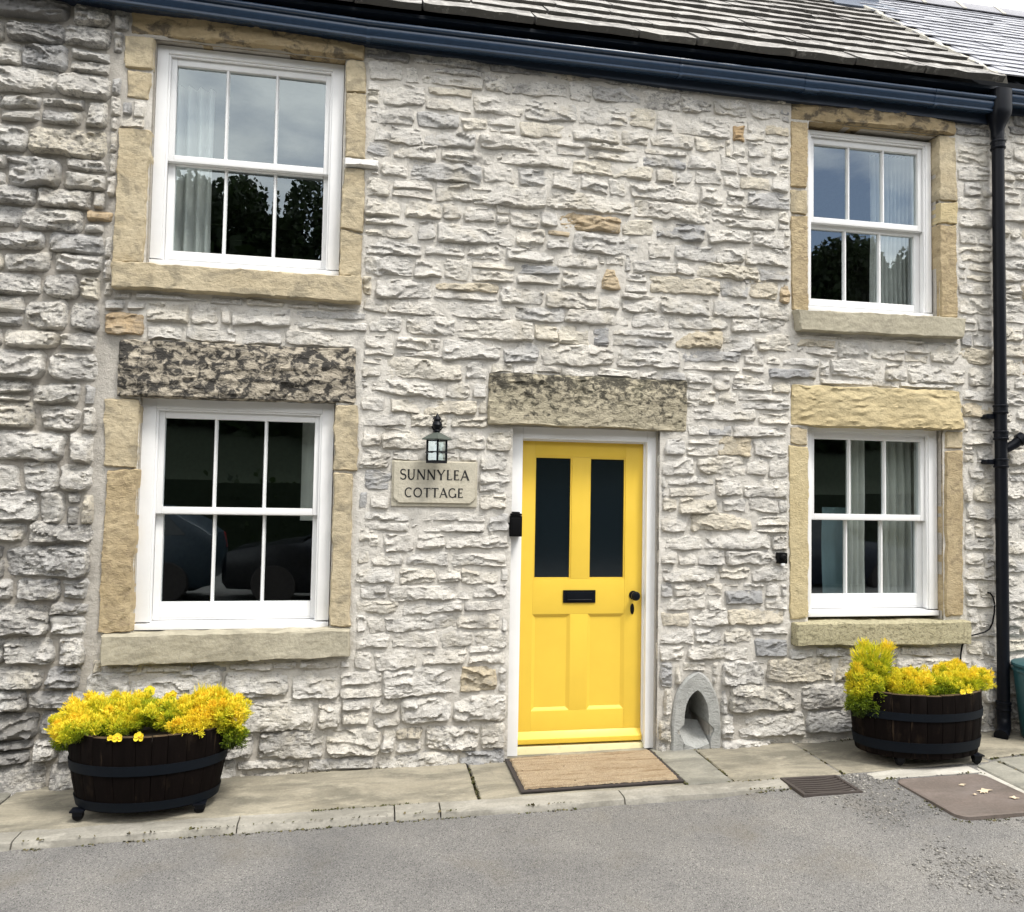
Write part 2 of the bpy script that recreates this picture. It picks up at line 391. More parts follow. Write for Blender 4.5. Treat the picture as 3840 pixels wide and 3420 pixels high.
M = dict(
    stone=mat_stone(), mortar=mat_mortar(),
    tan=mat_sandstone('buff_sandstone', (.40,.33,.215), (.50,.43,.30), .7, (.24,.21,.15), 6, .50, tool=.9),
    tan2=mat_sandstone('brown_sandstone', (.34,.265,.155), (.45,.365,.23), .5, (.20,.155,.10), 14, .52, tool=1.4),
    grey=mat_sandstone('grey_sandstone', (.35,.32,.24), (.43,.395,.305), .75, (.18,.165,.125), 5, .46, lsoft=.25),
    dark=mat_sandstone('blackened_sandstone', (.38,.335,.265), (.46,.41,.325), .95, (.030,.029,.028), 16, .43, 2.4, .12),
    mossy=mat_sandstone('mossy_sandstone', (.36,.32,.235), (.44,.395,.29), .93, (.045,.042,.034), 18, .45, 2.4, .14, .2, 2.31),
    gold=mat_sandstone('gold_sandstone', (.46,.375,.215), (.52,.44,.27), .25, (.22,.17,.09), 22, .6, 1.2),
    speck=mat_sandstone('speckled_sandstone', (.34,.31,.20), (.42,.38,.25), .7, (.13,.115,.07), 42, .5, .5),
    sooty=mat_sandstone('sooty_sandstone', (.30,.23,.13), (.38,.30,.18), .8, (.07,.06,.05), 8, .48, 1.0),
    white=mat_paint('white_paint', (.80,.80,.795), .35, .10),
    offwhite=mat_paint('door_frame_paint', (.84,.84,.83), .4, .10),
    yellow=mat_paint('yellow_paint', (.78,.53,.06), .38, .0),
    cream=mat_paint('cream_paint', (.66,.60,.34), .5, .5, (.30,.26,.17)),
    navy=mat_plain('dark_gutter_paint', (.022,.042,.078), .26),
    fascia=mat_plain('fascia_paint', (.012,.020,.036), .5),
    black=mat_plain('black_metal', (.004,.005,.008), .4, 0., .16),
    plastic=mat_plain('black_plastic', (.003,.003,.0035), .5, 0., .12),
    verdi=mat_plain('weathered_copper', (.085,.10,.085), .6, .3),
    glass=mat_glass(),
    dglass=mat_plain('dark_door_glass', (.006,.010,.013), .12),
    lglass=mat_glass(),
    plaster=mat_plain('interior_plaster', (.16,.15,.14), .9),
    curtain=mat_fabric('white_voile', (.85,.85,.83), .35),
    curtain2=mat_fabric('pale_curtain', (.88,.87,.82), .3),
    teal=mat_fabric('teal_blind', (.26,.38,.42), .3),
    asphalt=mat_asphalt(),
    flag=mat_flag('flagstone', (.245,.22,.165), (.335,.305,.235), (.115,.108,.085), .75),
    flag2=mat_flag('grey_flagstone', (.22,.212,.178), (.30,.288,.24), (.115,.112,.095), .7),
    kerb=mat_flag('kerb_concrete', (.265,.25,.21), (.35,.332,.288), (.15,.142,.118), .7),
    cement=mat_flag('pale_cement', (.44,.42,.365), (.53,.505,.445), (.28,.265,.225), .6),
    rust=mat_flag('rusty_iron', (.105,.088,.075), (.145,.115,.098), (.19,.16,.145), .5),
    iron=mat_plain('cast_iron', (.075,.062,.056), .6, .4),
    wood=mat_wood('stained_oak', (.0030,.0020,.0017), (.060,.042,.026), .28),
    wood2=mat_wood('rim_oak', (.05,.035,.02), (.30,.24,.15), .6),
    hoop=mat_plain('black_hoop_steel', (.004,.006,.009), .6, 0., .10),
    soil=mat_plain('compost', (.02,.014,.010), 1.0),
    sedum=mat_leafy('golden_sedum', [(0, (.04,.065,.008)), (.22, (.17,.24,.012)), (.42, (.46,.50,.02)), (.6, (.80,.70,.045)), (.85, (.88,.69,.045)), (1, (.87,.57,.03))]),
    petal=mat_leafy('yellow_petal', [(0, (.80,.60,.02)), (1, (.90,.76,.06))]),
    leaf=mat_leafy('green_leaf', [(0, (.008,.015,.005)), (1, (.03,.05,.013))]),
    slab=mat_slate('stone_slate', (.13,.122,.112), (.22,.208,.19), (.38,.365,.335), .7, .46),
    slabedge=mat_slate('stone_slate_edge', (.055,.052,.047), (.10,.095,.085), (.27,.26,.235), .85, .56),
    slate=mat_slate('blue_slate', (.17,.175,.20), (.245,.25,.28), (.34,.345,.38), .36, .52),
    lead=mat_plain('sheet_lead', (.075,.095,.13), .5, .2),
    ridge=mat_plain('grey_ridge_tile', (.22,.22,.24), .7),
    plaque=mat_sandstone('plaque_stone', (.47,.435,.345), (.51,.475,.385)),
    ink=mat_plain('black_lettering', (.012,.012,.012), .6),
    grit=mat_leafy('grit', [(0, (.09,.087,.08)), (.5, (.20,.19,.175)), (.85, (.28,.265,.235)), (1, (.42,.40,.36))], .95, 0.),
    moss=mat_leafy('moss', [(0, (.03,.026,.012)), (.5, (.06,.065,.02)), (1, (.16,.13,.07))], .95, .1),
    whitestone=mat_sandstone('white_stone', (.66,.655,.64), (.74,.73,.71), .5, (.35,.34,.33), 20, .55),
    coir=mat_mat(),
    rubber=mat_plain('mat_rubber', (.03,.024,.022), .8),
    tealbin=mat_plain('teal_plastic', (.02,.075,.085), .4),
    nichestone=mat_sandstone('grey_niche_stone', (.30,.305,.29), (.39,.39,.37), .5, (.15,.155,.14), 11, .5, tool=1.5, lsoft=.2),
    ground=mat_plain('grass_ground', (.018,.026,.010), 1.0),
)

# ------------------------------------------------------------------ stone builder
def stone_geo(q, bold=.5, out=.02, seed=0, res=.010, edge=.014, back=.03, corner=.35, ledge=1., rough=1., flat=0., jag=1., se=1.):
    """q: four (x,z) corners BL,BR,TR,TL on the wall plane.  Returns verts, quads (front face + side skirt)."""
    q = np.array(q, float)
    w = (np.linalg.norm(q[1]-q[0]) + np.linalg.norm(q[2]-q[3]))/2
    h = (np.linalg.norm(q[3]-q[0]) + np.linalg.norm(q[2]-q[1]))/2
    nu = int(max(4, min(70, round(w/res)))); nv = int(max(4, min(70, round(h/res))))
    u = np.linspace(-1, 1, nu+1); v = np.linspace(-1, 1, nv+1)
    # concentrate rows near the rim
    u = np.sign(u)*(1-(1-np.abs(u))**1.15); v = np.sign(v)*(1-(1-np.abs(v))**1.15)
    U, Vv = np.meshgrid(u, v)
    # round the corners
    rc = corner*min(w, h)/2
    ax = np.maximum(np.abs(U)*w/2-(w/2-rc), 0); az = np.maximum(np.abs(Vv)*h/2-(h/2-rc), 0)
    mxx = np.maximum(ax, az); hyp = np.sqrt(ax*ax+az*az)+1e-9
    k = np.where((ax > 0) & (az > 0), mxx/hyp, 1.)
    U2 = np.where((ax > 0) & (az > 0), np.sign(U)*((w/2-rc)+ax*k)/(w/2), U)
    V2 = np.where((ax > 0) & (az > 0), np.sign(Vv)*((h/2-rc)+az*k)/(h/2), Vv)
    s = (U2+1)/2; t = (V2+1)/2
    P = (q[0]*((1-s)*(1-t))[..., None] + q[1]*(s*(1-t))[..., None] + q[2]*(s*t)[..., None] + q[3]*((1-s)*t)[..., None])
    X, Z = P[..., 0].copy(), P[..., 1].copy()
    o = seed*3.17
    jx = .5*jag*min(.018, .12*w); jz = .5*jag*min(.020, .18*h)
    X += jx*fbm(X*13+o, Z*13, 1, 3)*1.6; Z += jz*fbm(X*11, Z*13+o, 2, 3)*1.8
    jd = .006*fbm(X*32+o, Z*32, 3, 2)
    dS = (1-np.abs(U))*w/2; dT = (1-Vv)*h/2; dB = (1+Vv)*h/2
    e = sst(-.001, edge*se, dS+jd)*sst(-.001, edge*1.25*se, dT+jd)*sst(-.001, edge*.5, dB+jd*.6)
    rr = random.Random(seed)
    lean = rr.uniform(.1, 1)*(.009 + .015*bold)
    tx = rr.uniform(-1, 1)*.008*bold
    Y = out - lean*Vv*(1-flat)*.55 + tx*U*(1-flat)
    if flat < .8:
        wx = X + .016*fbm(X*18+o, Z*18, 21, 3); wz = Z + .012*fbm(X*18, Z*22+o, 22, 3)
        fc = None; nf = 3 + int(rr.random()*3 + w*10)
        for i in range(nf):
            fx, fz = rr.uniform(-.5, .5)*w + q[:, 0].mean(), rr.uniform(-.5, .5)*h + q[:, 1].mean()
            pl = rr.uniform(-.002, .012)*(.6+bold) + (wx-fx)*rr.uniform(-.15, .15)*(.40+.85*bold) + (wz-fz)*rr.uniform(-.32, .15)*(.40+.85*bold)
            fc = pl if fc is None else np.minimum(fc, pl)
        fc = fc - np.percentile(fc, 28)
        Y = Y + np.clip(fc, -.012-.010*bold, .016+.006*bold) + .002
    if not flat or ledge:
        kz = rr.uniform(9, 17)
        sarg = (Z*kz + X*rr.uniform(-2.5, 2.5) + .85*fbm(X*7+o, Z*10, 4, 4) + rr.random())
        saw = sarg-np.floor(sarg)
        mask = sst(-.02, .28, fbm(X*8+o*2, Z*9, 6, 3))
        prof = np.where(saw < .06, saw/.06, np.maximum(0, 1-(saw-.06)/.6))
        Y = Y + ledge*(.011+.014*bold)*(prof-.25)*mask*(1-flat*.6)
        s2 = Z*rr.uniform(24, 38) + X*rr.uniform(-6, 6) + 1.1*fbm(X*12+o, Z*15, 14, 3); s2 = s2-np.floor(s2)
        Y = Y + ledge*(.005+.007*bold)*(np.where(s2 < .15, s2/.15, 1-(s2-.15)/.85)-.4)*sst(-.1, .5, fbm(X*10+o, Z*12, 16, 2))
        # chipped facets
        fa = fbm(X*14+o, Z*19, 8, 3)
        Y = Y + ledge*.011*(.5+bold)*np.round(fa*2.5)/2.5
    Y = Y + rough*.0050*fbm(X*52+o, Z*66, 9, 4, .66)
    Y = e*np.maximum(Y, .000) - (1-e)*.006
    V = np.stack([X, -Y, Z], -1).reshape(-1, 3)
    n1 = nu+1
    idx = np.arange((nu+1)*(nv+1)).reshape(nv+1, nu+1)
    F = np.stack([idx[:-1, :-1], idx[:-1, 1:], idx[1:, 1:], idx[1:, :-1]], -1).reshape(-1, 4)
    ring = np.concatenate([idx[0, :-1], idx[:-1, -1], idx[-1, :0:-1], idx[:0:-1, 0]])
    rb = V[ring].copy(); rb[:, 1] = back
    nV = len(V); V = np.concatenate([V, rb]); r2 = np.arange(len(ring)) + nV
    sk = np.stack([np.roll(ring, -1), ring, r2, np.roll(r2, -1)], -1)
    return V, np.concatenate([F, sk])

def block(name, q, mat, parent, y=-.015, back=.2, seed=1, ledge=0., rough=1., bold=.4, corner=.10, res=.012, label=None, edge=.005, jag=.7, flat=.9):
    V, F = stone_geo(q, bold, 0.018, seed, res, edge, back - y - .012, corner, ledge, rough, flat, jag)
    V[:, 1] += y + .012
    o = mesh_np(name, V, F, mat, parent, True, 40)
    if label: o['label'] = label
    return o

# ------------------------------------------------------------------ the ground
def road_z(X, Y):
    lift = sst(1.9, 2.6, X)*sst(-2.1, -.95, Y)*.034
    Z = gz(np.clip(X, -12, 12)) - .042 + lift + .010*fbm(X*1.1, Y*1.1, 3, 3)*(1-.7*sst(1.9, 2.6, X)*sst(-1.6, -1, Y))
    return Z + .0022*fbm(X*12, Y*12, 5, 2)
def road():
    xs = np.concatenate([[-120, -80, -50, -30, -20, -14, -10, -7, -5], np.arange(-3.6, 6.4, .045), [7, 8.5, 11, 15, 22, 32, 50, 80, 120]])
    ys = np.concatenate([[-120, -80, -50, -30, -20, -14, -11, -9, -7.5, -6.5, -5.6, -4.8, -4.2], np.arange(-3.6, -.44, .045), [0.2, 3, 10, 25, 60, 120]])
    X, Y = np.meshgrid(xs, ys)
    Z = road_z(X, Y)
    V = np.stack([X, Y, Z], -1).reshape(-1, 3); n = len(xs); m = len(ys)
    idx = np.arange(n*m).reshape(m, n)
    F = np.stack([idx[:-1, :-1], idx[:-1, 1:], idx[1:, 1:], idx[1:, :-1]], -1).reshape(-1, 4)
    tag(mesh_np('road', V, F, M['asphalt']), kind='structure')
road()

pavement = link('pavement', None); tag(pavement, kind='structure')
def slab(name, poly, mat, seed, top=0., th=.09, label=None, gap=.006, res=.05, bev=.008):
    """a flag: polygon BL BR TR TL in (x,y)"""
    q = np.array(poly, float); c = q.mean(0)
    q = q + (c-q)/np.linalg.norm(c-q, axis=1)[:, None]*gap*1.4
    w = np.linalg.norm(q[1]-q[0]); h = np.linalg.norm(q[3]-q[0])
    nu = max(3, int(w/res)); nv = max(3, int(h/res))
    u = np.linspace(0, 1, nu+1); v = np.linspace(0, 1, nv+1)
    e = bev/w; f = bev/h
    u = np.concatenate([[0], [e], u[1:-1], [1-e], [1]]); v = np.concatenate([[0], [f], v[1:-1], [1-f], [1]])
    S, T = np.meshgrid(u, v)
    P = q[0]*((1-S)*(1-T))[..., None]+q[1]*(S*(1-T))[..., None]+q[2]*(S*T)[..., None]+q[3]*((1-S)*T)[..., None]
    X, Y = P[..., 0], P[..., 1]
    ed = (S < e*.5) | (S > 1-e*.5) | (T < f*.5) | (T > 1-f*.5)
    X = X + np.where(ed, .006*fbm(X*9+seed, Y*9, 2, 3), 0); Y = Y + np.where(ed, .006*fbm(X*9, Y*9+seed, 4, 3), 0)
    Z = gz(X) + top + .004*fbm(X*3+seed, Y*3, 1, 3) + .0018*fbm(X*15, Y*15+seed, 6, 3) - np.where(ed, .007, 0)
    V = np.stack([X, Y, Z], -1).reshape(-1, 3)
    a, b = len(u), len(v); idx = np.arange(a*b).reshape(b, a)
    F = np.stack([idx[:-1, :-1], idx[:-1, 1:], idx[1:, 1:], idx[1:, :-1]], -1).reshape(-1, 4)
    ring = np.concatenate([idx[0, :-1], idx[:-1, -1], idx[-1, :0:-1], idx[:0:-1, 0]])
    rb = V[ring].copy(); rb[:, 2] -= th; nV = len(V); V = np.concatenate([V, rb]); r2 = np.arange(len(ring))+nV
    F = np.concatenate([F, np.stack([np.roll(ring, -1), ring, r2, np.roll(r2, -1)], -1)])
    o = mesh_np(name, V, F, mat, pavement, True, 35)
    if label: o['label'] = label
    return o
def rect(x0, x1, y0, y1): return [(x0, y0), (x1, y0), (x1, y1), (x0, y1)]
slab('paving_slab', rect(-4.2, -1.975, -.60, .08), M['flag2'], 1)
slab('paving_slab', rect(-1.975, .632, -.605, .08), M['flag'], 2)
slab('paving_slab', rect(.632, 1.863, -.60, .14), M['flag'], 3, -.004)
slab('paving_slab', rect(1.863, 2.158, -.605, .05), M['flag2'], 4, .002)
slab('paving_slab', [(2.152, -.61), (2.872, -.60), (2.882, .05), (2.166, .05)], M['flag'], 5, .001)
slab('paving_slab', [(2.872, -.59), (3.945, -.55), (3.945, .05), (2.882, .05)], M['flag'], 6, -.002)
slab('paving_slab', [(3.945, -.515), (4.60, -.40), (4.60, .05), (3.945, .05)], M['flag'], 7, .002)
slab('paving_slab', [(4.60, -.40), (6.6, -.30), (6.6, .05), (4.60, .05)], M['flag2'], 8, -.002)
slab('paving_slab', [(3.73, -1.55), (3.95, -1.55), (3.985, -.53), (3.78, -.60)], M['flag2'], 9, -.002)
slab('paving_slab', [(3.95, -1.55), (5.6, -1.5), (5.6, -.37), (3.985, -.52)], M['flag2'], 10, .001)
kj = [-4.2, -2.9, -1.705, -.645, .16, .405, 1.44, 2.448]
for i in range(len(kj)-1):
    x0, x1 = kj[i], kj[i+1]
    prof = [(-.603, -.001), (-.70, -.004), (-.722, -.012), (-.734, -.05), (-.734, -.12), (-.603, -.12)]
    mb = MB(); n = max(2, int((x1-x0)/.06)); loops = []
    for k in range(n+1):
        x = x0+.004+(x1-x0-.008)*k/n
        loops.append([(x, y+.005*float(vn(x*6, 3.1, i)) + (.004*float(vn(x*30, y*9, 7)) if y < -.7 else 0), gz(x)+z+.003*float(vn(x*14, y*40, 2))) for y, z in prof])
    mb.loft(loops); mb.build('kerbstone', M['kerb'], pavement, smooth=True, sharp=50)
# bedding under the flags so joints read as dark gaps over grit
bed = MB()
bed.box(-4.2, 6.6, -.60, .3, -.2, -.09)
link_bed = bed.build('bedding', M['soil'], pavement)
for v in link_bed.data.vertices: v.co.z += gz(v.co.x)+.06
# pale cement collar round the access cover
def cement(name, poly, top):
    mb = MB(); n = len(poly)
    mb.loft([[(x, y, gz(x)+top-.06) for x, y in poly], [(x, y, gz(x)+top) for x, y in poly]])
    return mb.build(name, M['cement'], pavement, bevel=.004)
cement('cement_strip', [(3.02,-.70), (3.74,-.70), (3.735,-.60), (3.25,-.568), (3.02,-.60)], -.006)
cement('cement_strip', [(3.70,-1.5), (3.735,-1.5), (3.775,-.62), (3.735,-.70), (3.70,-.72)], -.007)

def grate():
    t = empty('gully_grate', (2.63, -.74, gz(2.63)), 'rusty iron gully grate with curved bars at the pavement edge', 'drain')
    x0, x1, y0, y1, z = -.185, .185, -.135, .128, .006
    mb = MB()
    for a, b, c, d in ((x0, x0+.022, y0, y1), (x1-.022, x1, y0, y1), (x0+.022, x1-.022, y1-.022, y1), (x0+.022, x1-.022, y0, y0+.018)):
        mb.box(a, b, c, d, -.05, z)
    mb.build('frame', M['iron'], t, bevel=.003)
    mb = MB(); mb.box(x0+.02, x1-.02, y0+.015, y1-.02, -.10, -.06); mb.build('pit', M['soil'], t)
    for k in range(7):
        yb = y0+.032+k*.031; mb = MB(); loops = []
        for i in range(13):
            x = x0+.024+(x1-x0-.048)*i/12; y = yb + .030*((i-6)/6)**2 - .010
            loops.append([(x, y, -.03), (x, y+.017, -.03), (x, y+.017, z-.003), (x, y, z-.003)])
        mb.loft(loops).build('bar', M['iron'], t, sharp=40)
grate()
def cover():
    t = empty('access_cover', (3.40, -1.02, gz(3.4)), 'flat rust brown access cover set in pale cement near the planter', 'manhole cover')
    mb = MB()
    def rr(w, h, r, n=6):
        p = []
        for cx, cy, a0 in ((w-r, h-r, 0), (-w+r, h-r, 90), (-w+r, -h+r, 180), (w-r, -h+r, 270)):
            for k in range(n+1):
                a = D(a0+90*k/n); p.append((cx+r*math.cos(a), cy+r*math.sin(a)))
        return p
    o = rr(.30, .275, .07); i = rr(.288, .263, .06)
    mb.loft([[(x, y, -.05) for x, y in o], [(x, y, .004) for x, y in o], [(x, y, .007) for x, y in i], [(x, y, .003) for x, y in rr(.280, .255, .055)]])
    mb.build('plate', M['rust'], t, sharp=30)
    t.rotation_euler = (0, -.0165, 0)
cover()
LEAVES = [(3.44, -.90, .022, 'small pale dead leaf near the back edge of the rust brown cover'), (3.50, -1.0, .042, 'largest star shaped dead leaf in the middle of the rust brown cover'),
          (3.47, -1.02, .020, 'little dead leaf touching the large star shaped leaf on the cover'), (3.585, -1.12, .026, 'squarish pale dead leaf close to the front corner of the cover'), (3.40, -1.04, .012, 'tiny crumb of dead leaf alone on the kerb side of the cover')]
def leaflitter(n, cx, cy, sx, sy, seed):
    r = random.Random(seed)
    for x, y, s, lab in LEAVES:
        mb = MB(); a = r.uniform(0, 6.28)
        pts = []
        for q in range(8):
            b = q*math.pi/4; rad = s*(1 if q % 2 == 0 else .45)
            pts.append((rad*math.cos(b+a)*1.2, rad*math.sin(b+a)*.8, .004+.006*r.random()))
        mb.add([(0,0,.006)]+pts, [(0, 1+i, 1+(i+1) % 8) for i in range(8)])
        mb.add([(p[0], p[1], p[2]-.002) for p in [(0,0,.006)]+pts], [(0, 1+(i+1) % 8, 1+i) for i in range(8)])
        o = mb.build('dead_leaf', M['deadleaf']); o.location = (x, y, gz(x)+.004)
        tag(o, lab, 'leaf', 'dead leaves on the cover')
M['deadleaf'] = mat_plain('dry_leaf', (.55,.45,.32), .8)
leaflitter(6, 3.46, -.98, .15, .12, 4)

def gravel():
    n = 24000; V = []; F = []
    r = np.random.RandomState(5)
    x = r.uniform(2.5, 5.2, n); y = r.uniform(-2.3, -.60, n)
    dens = np.clip(fbm(x*2.2, y*2.2, 11, 3)*1.2 + .62 - np.abs(y+1.2)*.55 - .35*sst(2.9, 2.5, x) + .4*sst(3.6, 2.8, x)*sst(-1.0, -.7, y), 0, 1)
    incover = (np.abs(x-3.4) < .32) & (np.abs(y+1.02) < .29); inslab = (x > 3.68) & (y > -1.55); instrip = (y > -.70) & (x > 3.05)
    ingr = (np.abs(x-2.63) < .2) & (np.abs(y+.74) < .15)
    keep = (r.rand(n) < dens) & ~incover & ~inslab & ~instrip & ~ingr
    x, y = x[keep], y[keep]; zr_ = road_z(x, y)
    ico = np.array([(1,0,0),(-1,0,0),(0,1,0),(0,-1,0),(0,0,1),(0,0,-1)], float)
    tri = np.array([(0,2,4),(2,1,4),(1,3,4),(3,0,4),(2,0,5),(1,2,5),(3,1,5),(0,3,5)])
    for i in range(len(x)):
        s = r.uniform(.003, .009)*(1.5 if r.rand() < .08 else 1)
        P = ico*s*r.uniform(.6, 1.3, (6, 1)) * np.array([1, 1, .6]) + r.uniform(-.001, .001, (6, 3))
        a = r.uniform(0, 6.28); c, d = math.cos(a), math.sin(a)
        P = P @ np.array([[c, d, 0], [-d, c, 0], [0, 0, 1]])
        F.append(tri+len(V)*6); V.append(P+[x[i], y[i], zr_[i]+.002])
    tone = np.repeat(r.rand(len(V)), 6)
    o = mesh_np('gravel', np.concatenate(V), np.concatenate(F), M['grit'], None, False, attrs={'tone': tone})
    tag(o, kind='stuff')
gravel()

def joint_moss():
    r = np.random.RandomState(31); P = []
    def along(x0, y0, x1, y1, n, w):
        t = r.rand(n); k = fbm(t*9+x0*3, t*0+y0*5, 3, 3) > .02
        t = t[k]; P.append(np.stack([x0+(x1-x0)*t+r.normal(size=len(t))*w, y0+(y1-y0)*t+r.normal(size=len(t))*w], -1))
    along(-2.6, -.012, .88, -.018, 900, .010); along(1.9, -.012, 4.6, -.012, 700, .010)
    along(-2.6, -.604, 2.45, -.604, 700, .005); along(-2.6, -.738, 2.45, -.738, 1100, .010)
    for x in (.632, 1.864, 2.157, 2.876): along(x, -.6, x, 0, 160, .004)
    along(3.05, -.72, 3.72, -.72, 160, .012); along(3.08, -1.3, 3.7, -1.31, 260, .014); along(3.08, -1.3, 3.08, -.74, 160, .014); along(3.95, -1.3, 3.985, -.53, 220, .01); along(3.98, -.52, 4.8, -.40, 240, .008)
    P = np.concatenate(P); n = len(P)
    z = np.where(P[:, 1] < -.73, road_z(P[:, 0], P[:, 1]), gz(P[:, 0])-.002)
    c = np.stack([P[:, 0], P[:, 1], z], -1); a = r.uniform(0, 6.28, n); s = r.uniform(.003, .009, n)
    ax = np.stack([np.cos(a)*s, np.sin(a)*s, r.uniform(0, .4, n)*s], -1); bx = np.stack([-np.sin(a)*s*.7, np.cos(a)*s*.7, r.uniform(.1, 1.1, n)*s], -1)
    V = np.stack([c-ax-bx*.4, c+ax-bx*.4, c+ax*.6+bx, c-ax*.7+bx], 1).reshape(-1, 3)
    tag(mesh_np('moss', V, np.arange(len(V)).reshape(-1, 4), M['moss'], None, False, attrs={'tone': np.repeat(r.rand(n), 4)}), kind='stuff')
joint_moss()

# ------------------------------------------------------------------ the cottage
cottage = empty('cottage', (0, 0, 0), 'pale limestone rubble cottage with yellow front door and white sash windows', 'house')
house2 = empty('terraced_house', (4.6, 0, 0), 'adjoining stone house with thin blue slate roof beyond the downpipe', 'house')
cottage_wall = None

# openings and dressed stones: BL BR TR TL in (x,z)
SUR = [
 # upper left window
 ('lintel', [(-1.53,4.455),(-.121,4.448),(-.121,4.575),(-1.53,4.62)], 'sooty', 3, -.016, .8, 'soot darkened tooled lintel over the upper left window'),
 ('jamb_stone', [(-1.562,4.246),(-1.394,4.238),(-1.392,4.447),(-1.564,4.441)], 'tan', 4, -.010, .0, None),
 ('jamb_stone', [(-1.535,4.053),(-1.409,4.048),(-1.400,4.228),(-1.538,4.238)], 'tan', 5, -.006, .0, None),
 ('jamb_stone', [(-1.582,3.036),(-1.404,3.036),(-1.388,3.866),(-1.575,3.860)], 'tan', 6, -.010, .15, None),
 ('jamb_stone', [(-.236,4.232),(-.103,4.230),(-.118,4.440),(-.238,4.440)], 'tan', 7, -.010, .0, None),
 ('jamb_stone', [(-.230,3.806),(-.098,3.806),(-.103,4.222),(-.232,4.222)], 'tan', 8, -.010, .12, None),
 ('jamb_stone', [(-.245,3.350),(-.097,3.325),(-.097,3.732),(-.228,3.732)], 'tan', 10, -.012, .15, None),
 ('jamb_stone', [(-.247,3.036),(-.106,3.036),(-.101,3.315),(-.238,3.340)], 'tan', 11, -.010, .15, None),
 ('sill', [(-1.566,2.874),(-.102,2.860),(-.098,3.028),(-1.566,3.028)], 'tan', 12, -.072, .1, 'buff stone sill with chipped lower edge under the upper left window'),
 # upper right window
 ('lintel', [(2.846,4.372),(4.172,4.382),(4.172,4.50),(2.846,4.50)], 'sooty', 13, -.016, .8, 'soot darkened tooled lintel over the upper right window'),
 ('jamb_stone', [(2.847,3.880),(2.984,3.886),(2.984,4.364),(2.848,4.362)], 'tan2', 14, -.008, .1, None),
 ('jamb_stone', [(2.846,3.692),(2.986,3.692),(2.984,3.872),(2.848,3.872)], 'tan', 15, -.006, .0, None),
 ('jamb_stone', [(2.864,3.006),(2.992,3.008),(2.988,3.684),(2.852,3.682)], 'tan2', 16, -.008, .15, None),
 ('jamb_stone', [(4.032,3.886),(4.183,3.893),(4.170,4.370),(4.030,4.370)], 'tan', 17, -.010, .1, None),
 ('jamb_stone', [(4.035,3.718),(4.185,3.724),(4.185,3.884),(4.034,3.876)], 'gold', 18, -.010, .0, None),
 ('jamb_stone', [(4.040,3.022),(4.178,3.022),(4.174,3.710),(4.030,3.704)], 'tan2', 19, -.010, .3, 'brown weathered jamb stone with split edge'),
 ('sill', [(2.888,2.850),(4.178,2.860),(4.203,3.012),(2.868,2.998)], 'grey', 20, -.072, .1, 'grey stone sill under the upper right window'),
 # lower left window
 ('lintel', [(-1.523,2.224),(-.121,2.234),(-.126,2.580),(-1.515,2.566)], 'dark', 21, -.026, .75, 'pitted lintel blackened by lichen over the lower left window'),
 ('jamb_stone', [(-1.578,1.802),(-1.394,1.800),(-1.392,2.210),(-1.597,2.212)], 'tan', 22, -.010, .2, None),
 ('jamb_stone', [(-1.578,.824),(-1.392,.820),(-1.395,1.788),(-1.562,1.786)], 'tan2', 23, -.012, .5, 'brown tooled jamb stone with ragged outer edge'),
 ('jamb_stone', [(-.245,1.808),(-.094,1.806),(-.105,2.226),(-.249,2.224)], 'tan', 24, -.010, .1, None),
 ('jamb_stone', [(-.242,.842),(-.117,.838),(-.126,1.790),(-.244,1.796)], 'tan', 25, -.010, .2, None),
 ('sill', [(-1.536,.638),(-.112,.660),(-.115,.828),(-1.540,.816)], 'grey', 26, -.072, .1, 'long grey buff sill under the lower left window'),
 # lower right window
 ('lintel', [(2.856,2.192),(4.212,2.198),(4.190,2.486),(2.866,2.480)], 'gold', 27, -.024, .8, 'clean golden tooled lintel over the lower right window'),
 ('jamb_stone', [(2.848,2.066),(2.984,2.060),(2.986,2.180),(2.852,2.184)], 'tan', 28, -.006, .1, None),
 ('jamb_stone', [(2.852,.850),(2.994,.860),(2.992,2.052),(2.836,2.054)], 'gold', 29, -.008, .15, None),
 ('jamb_stone', [(4.072,2.060),(4.214,2.062),(4.214,2.188),(4.072,2.188)], 'tan', 30, -.008, .1, None),
 ('jamb_stone', [(4.062,.856),(4.204,.858),(4.216,2.052),(4.072,2.050)], 'tan2', 31, -.010, .1, None),
 ('sill', [(2.869,.678),(4.224,.668),(4.224,.828),(2.869,.832)], 'speck', 32, -.068, .1, 'speckled mossy sill under the lower right window'),
 # door
 ('lintel', [(.723,2.130),(2.083,2.124),(2.090,2.470),(.724,2.470)], 'mossy', 33, -.030, .75, 'dark lichen pitted lintel over the yellow door'),
]
for nm, q, mt, sd, y, led, lab in SUR:
    block(nm, q, M[mt], cottage, y, .24, sd, led, 1. + led, .5 if led > .6 else .35, .08, .010, lab, flat=.9 if led < .6 else .6, jag=.5 if nm != 'jamb_stone' else .8)
# relieving stones with a look of their own
white_stone = block('stone', [(-.226,3.744),(-.014,3.744),(-.014,3.798),(-.228,3.800)], M['whitestone'], cottage, -.03, .1, 9, .5, 1., .5, .2, .010, 'pale projecting sliver of stone beside the upper left window', flat=.5)

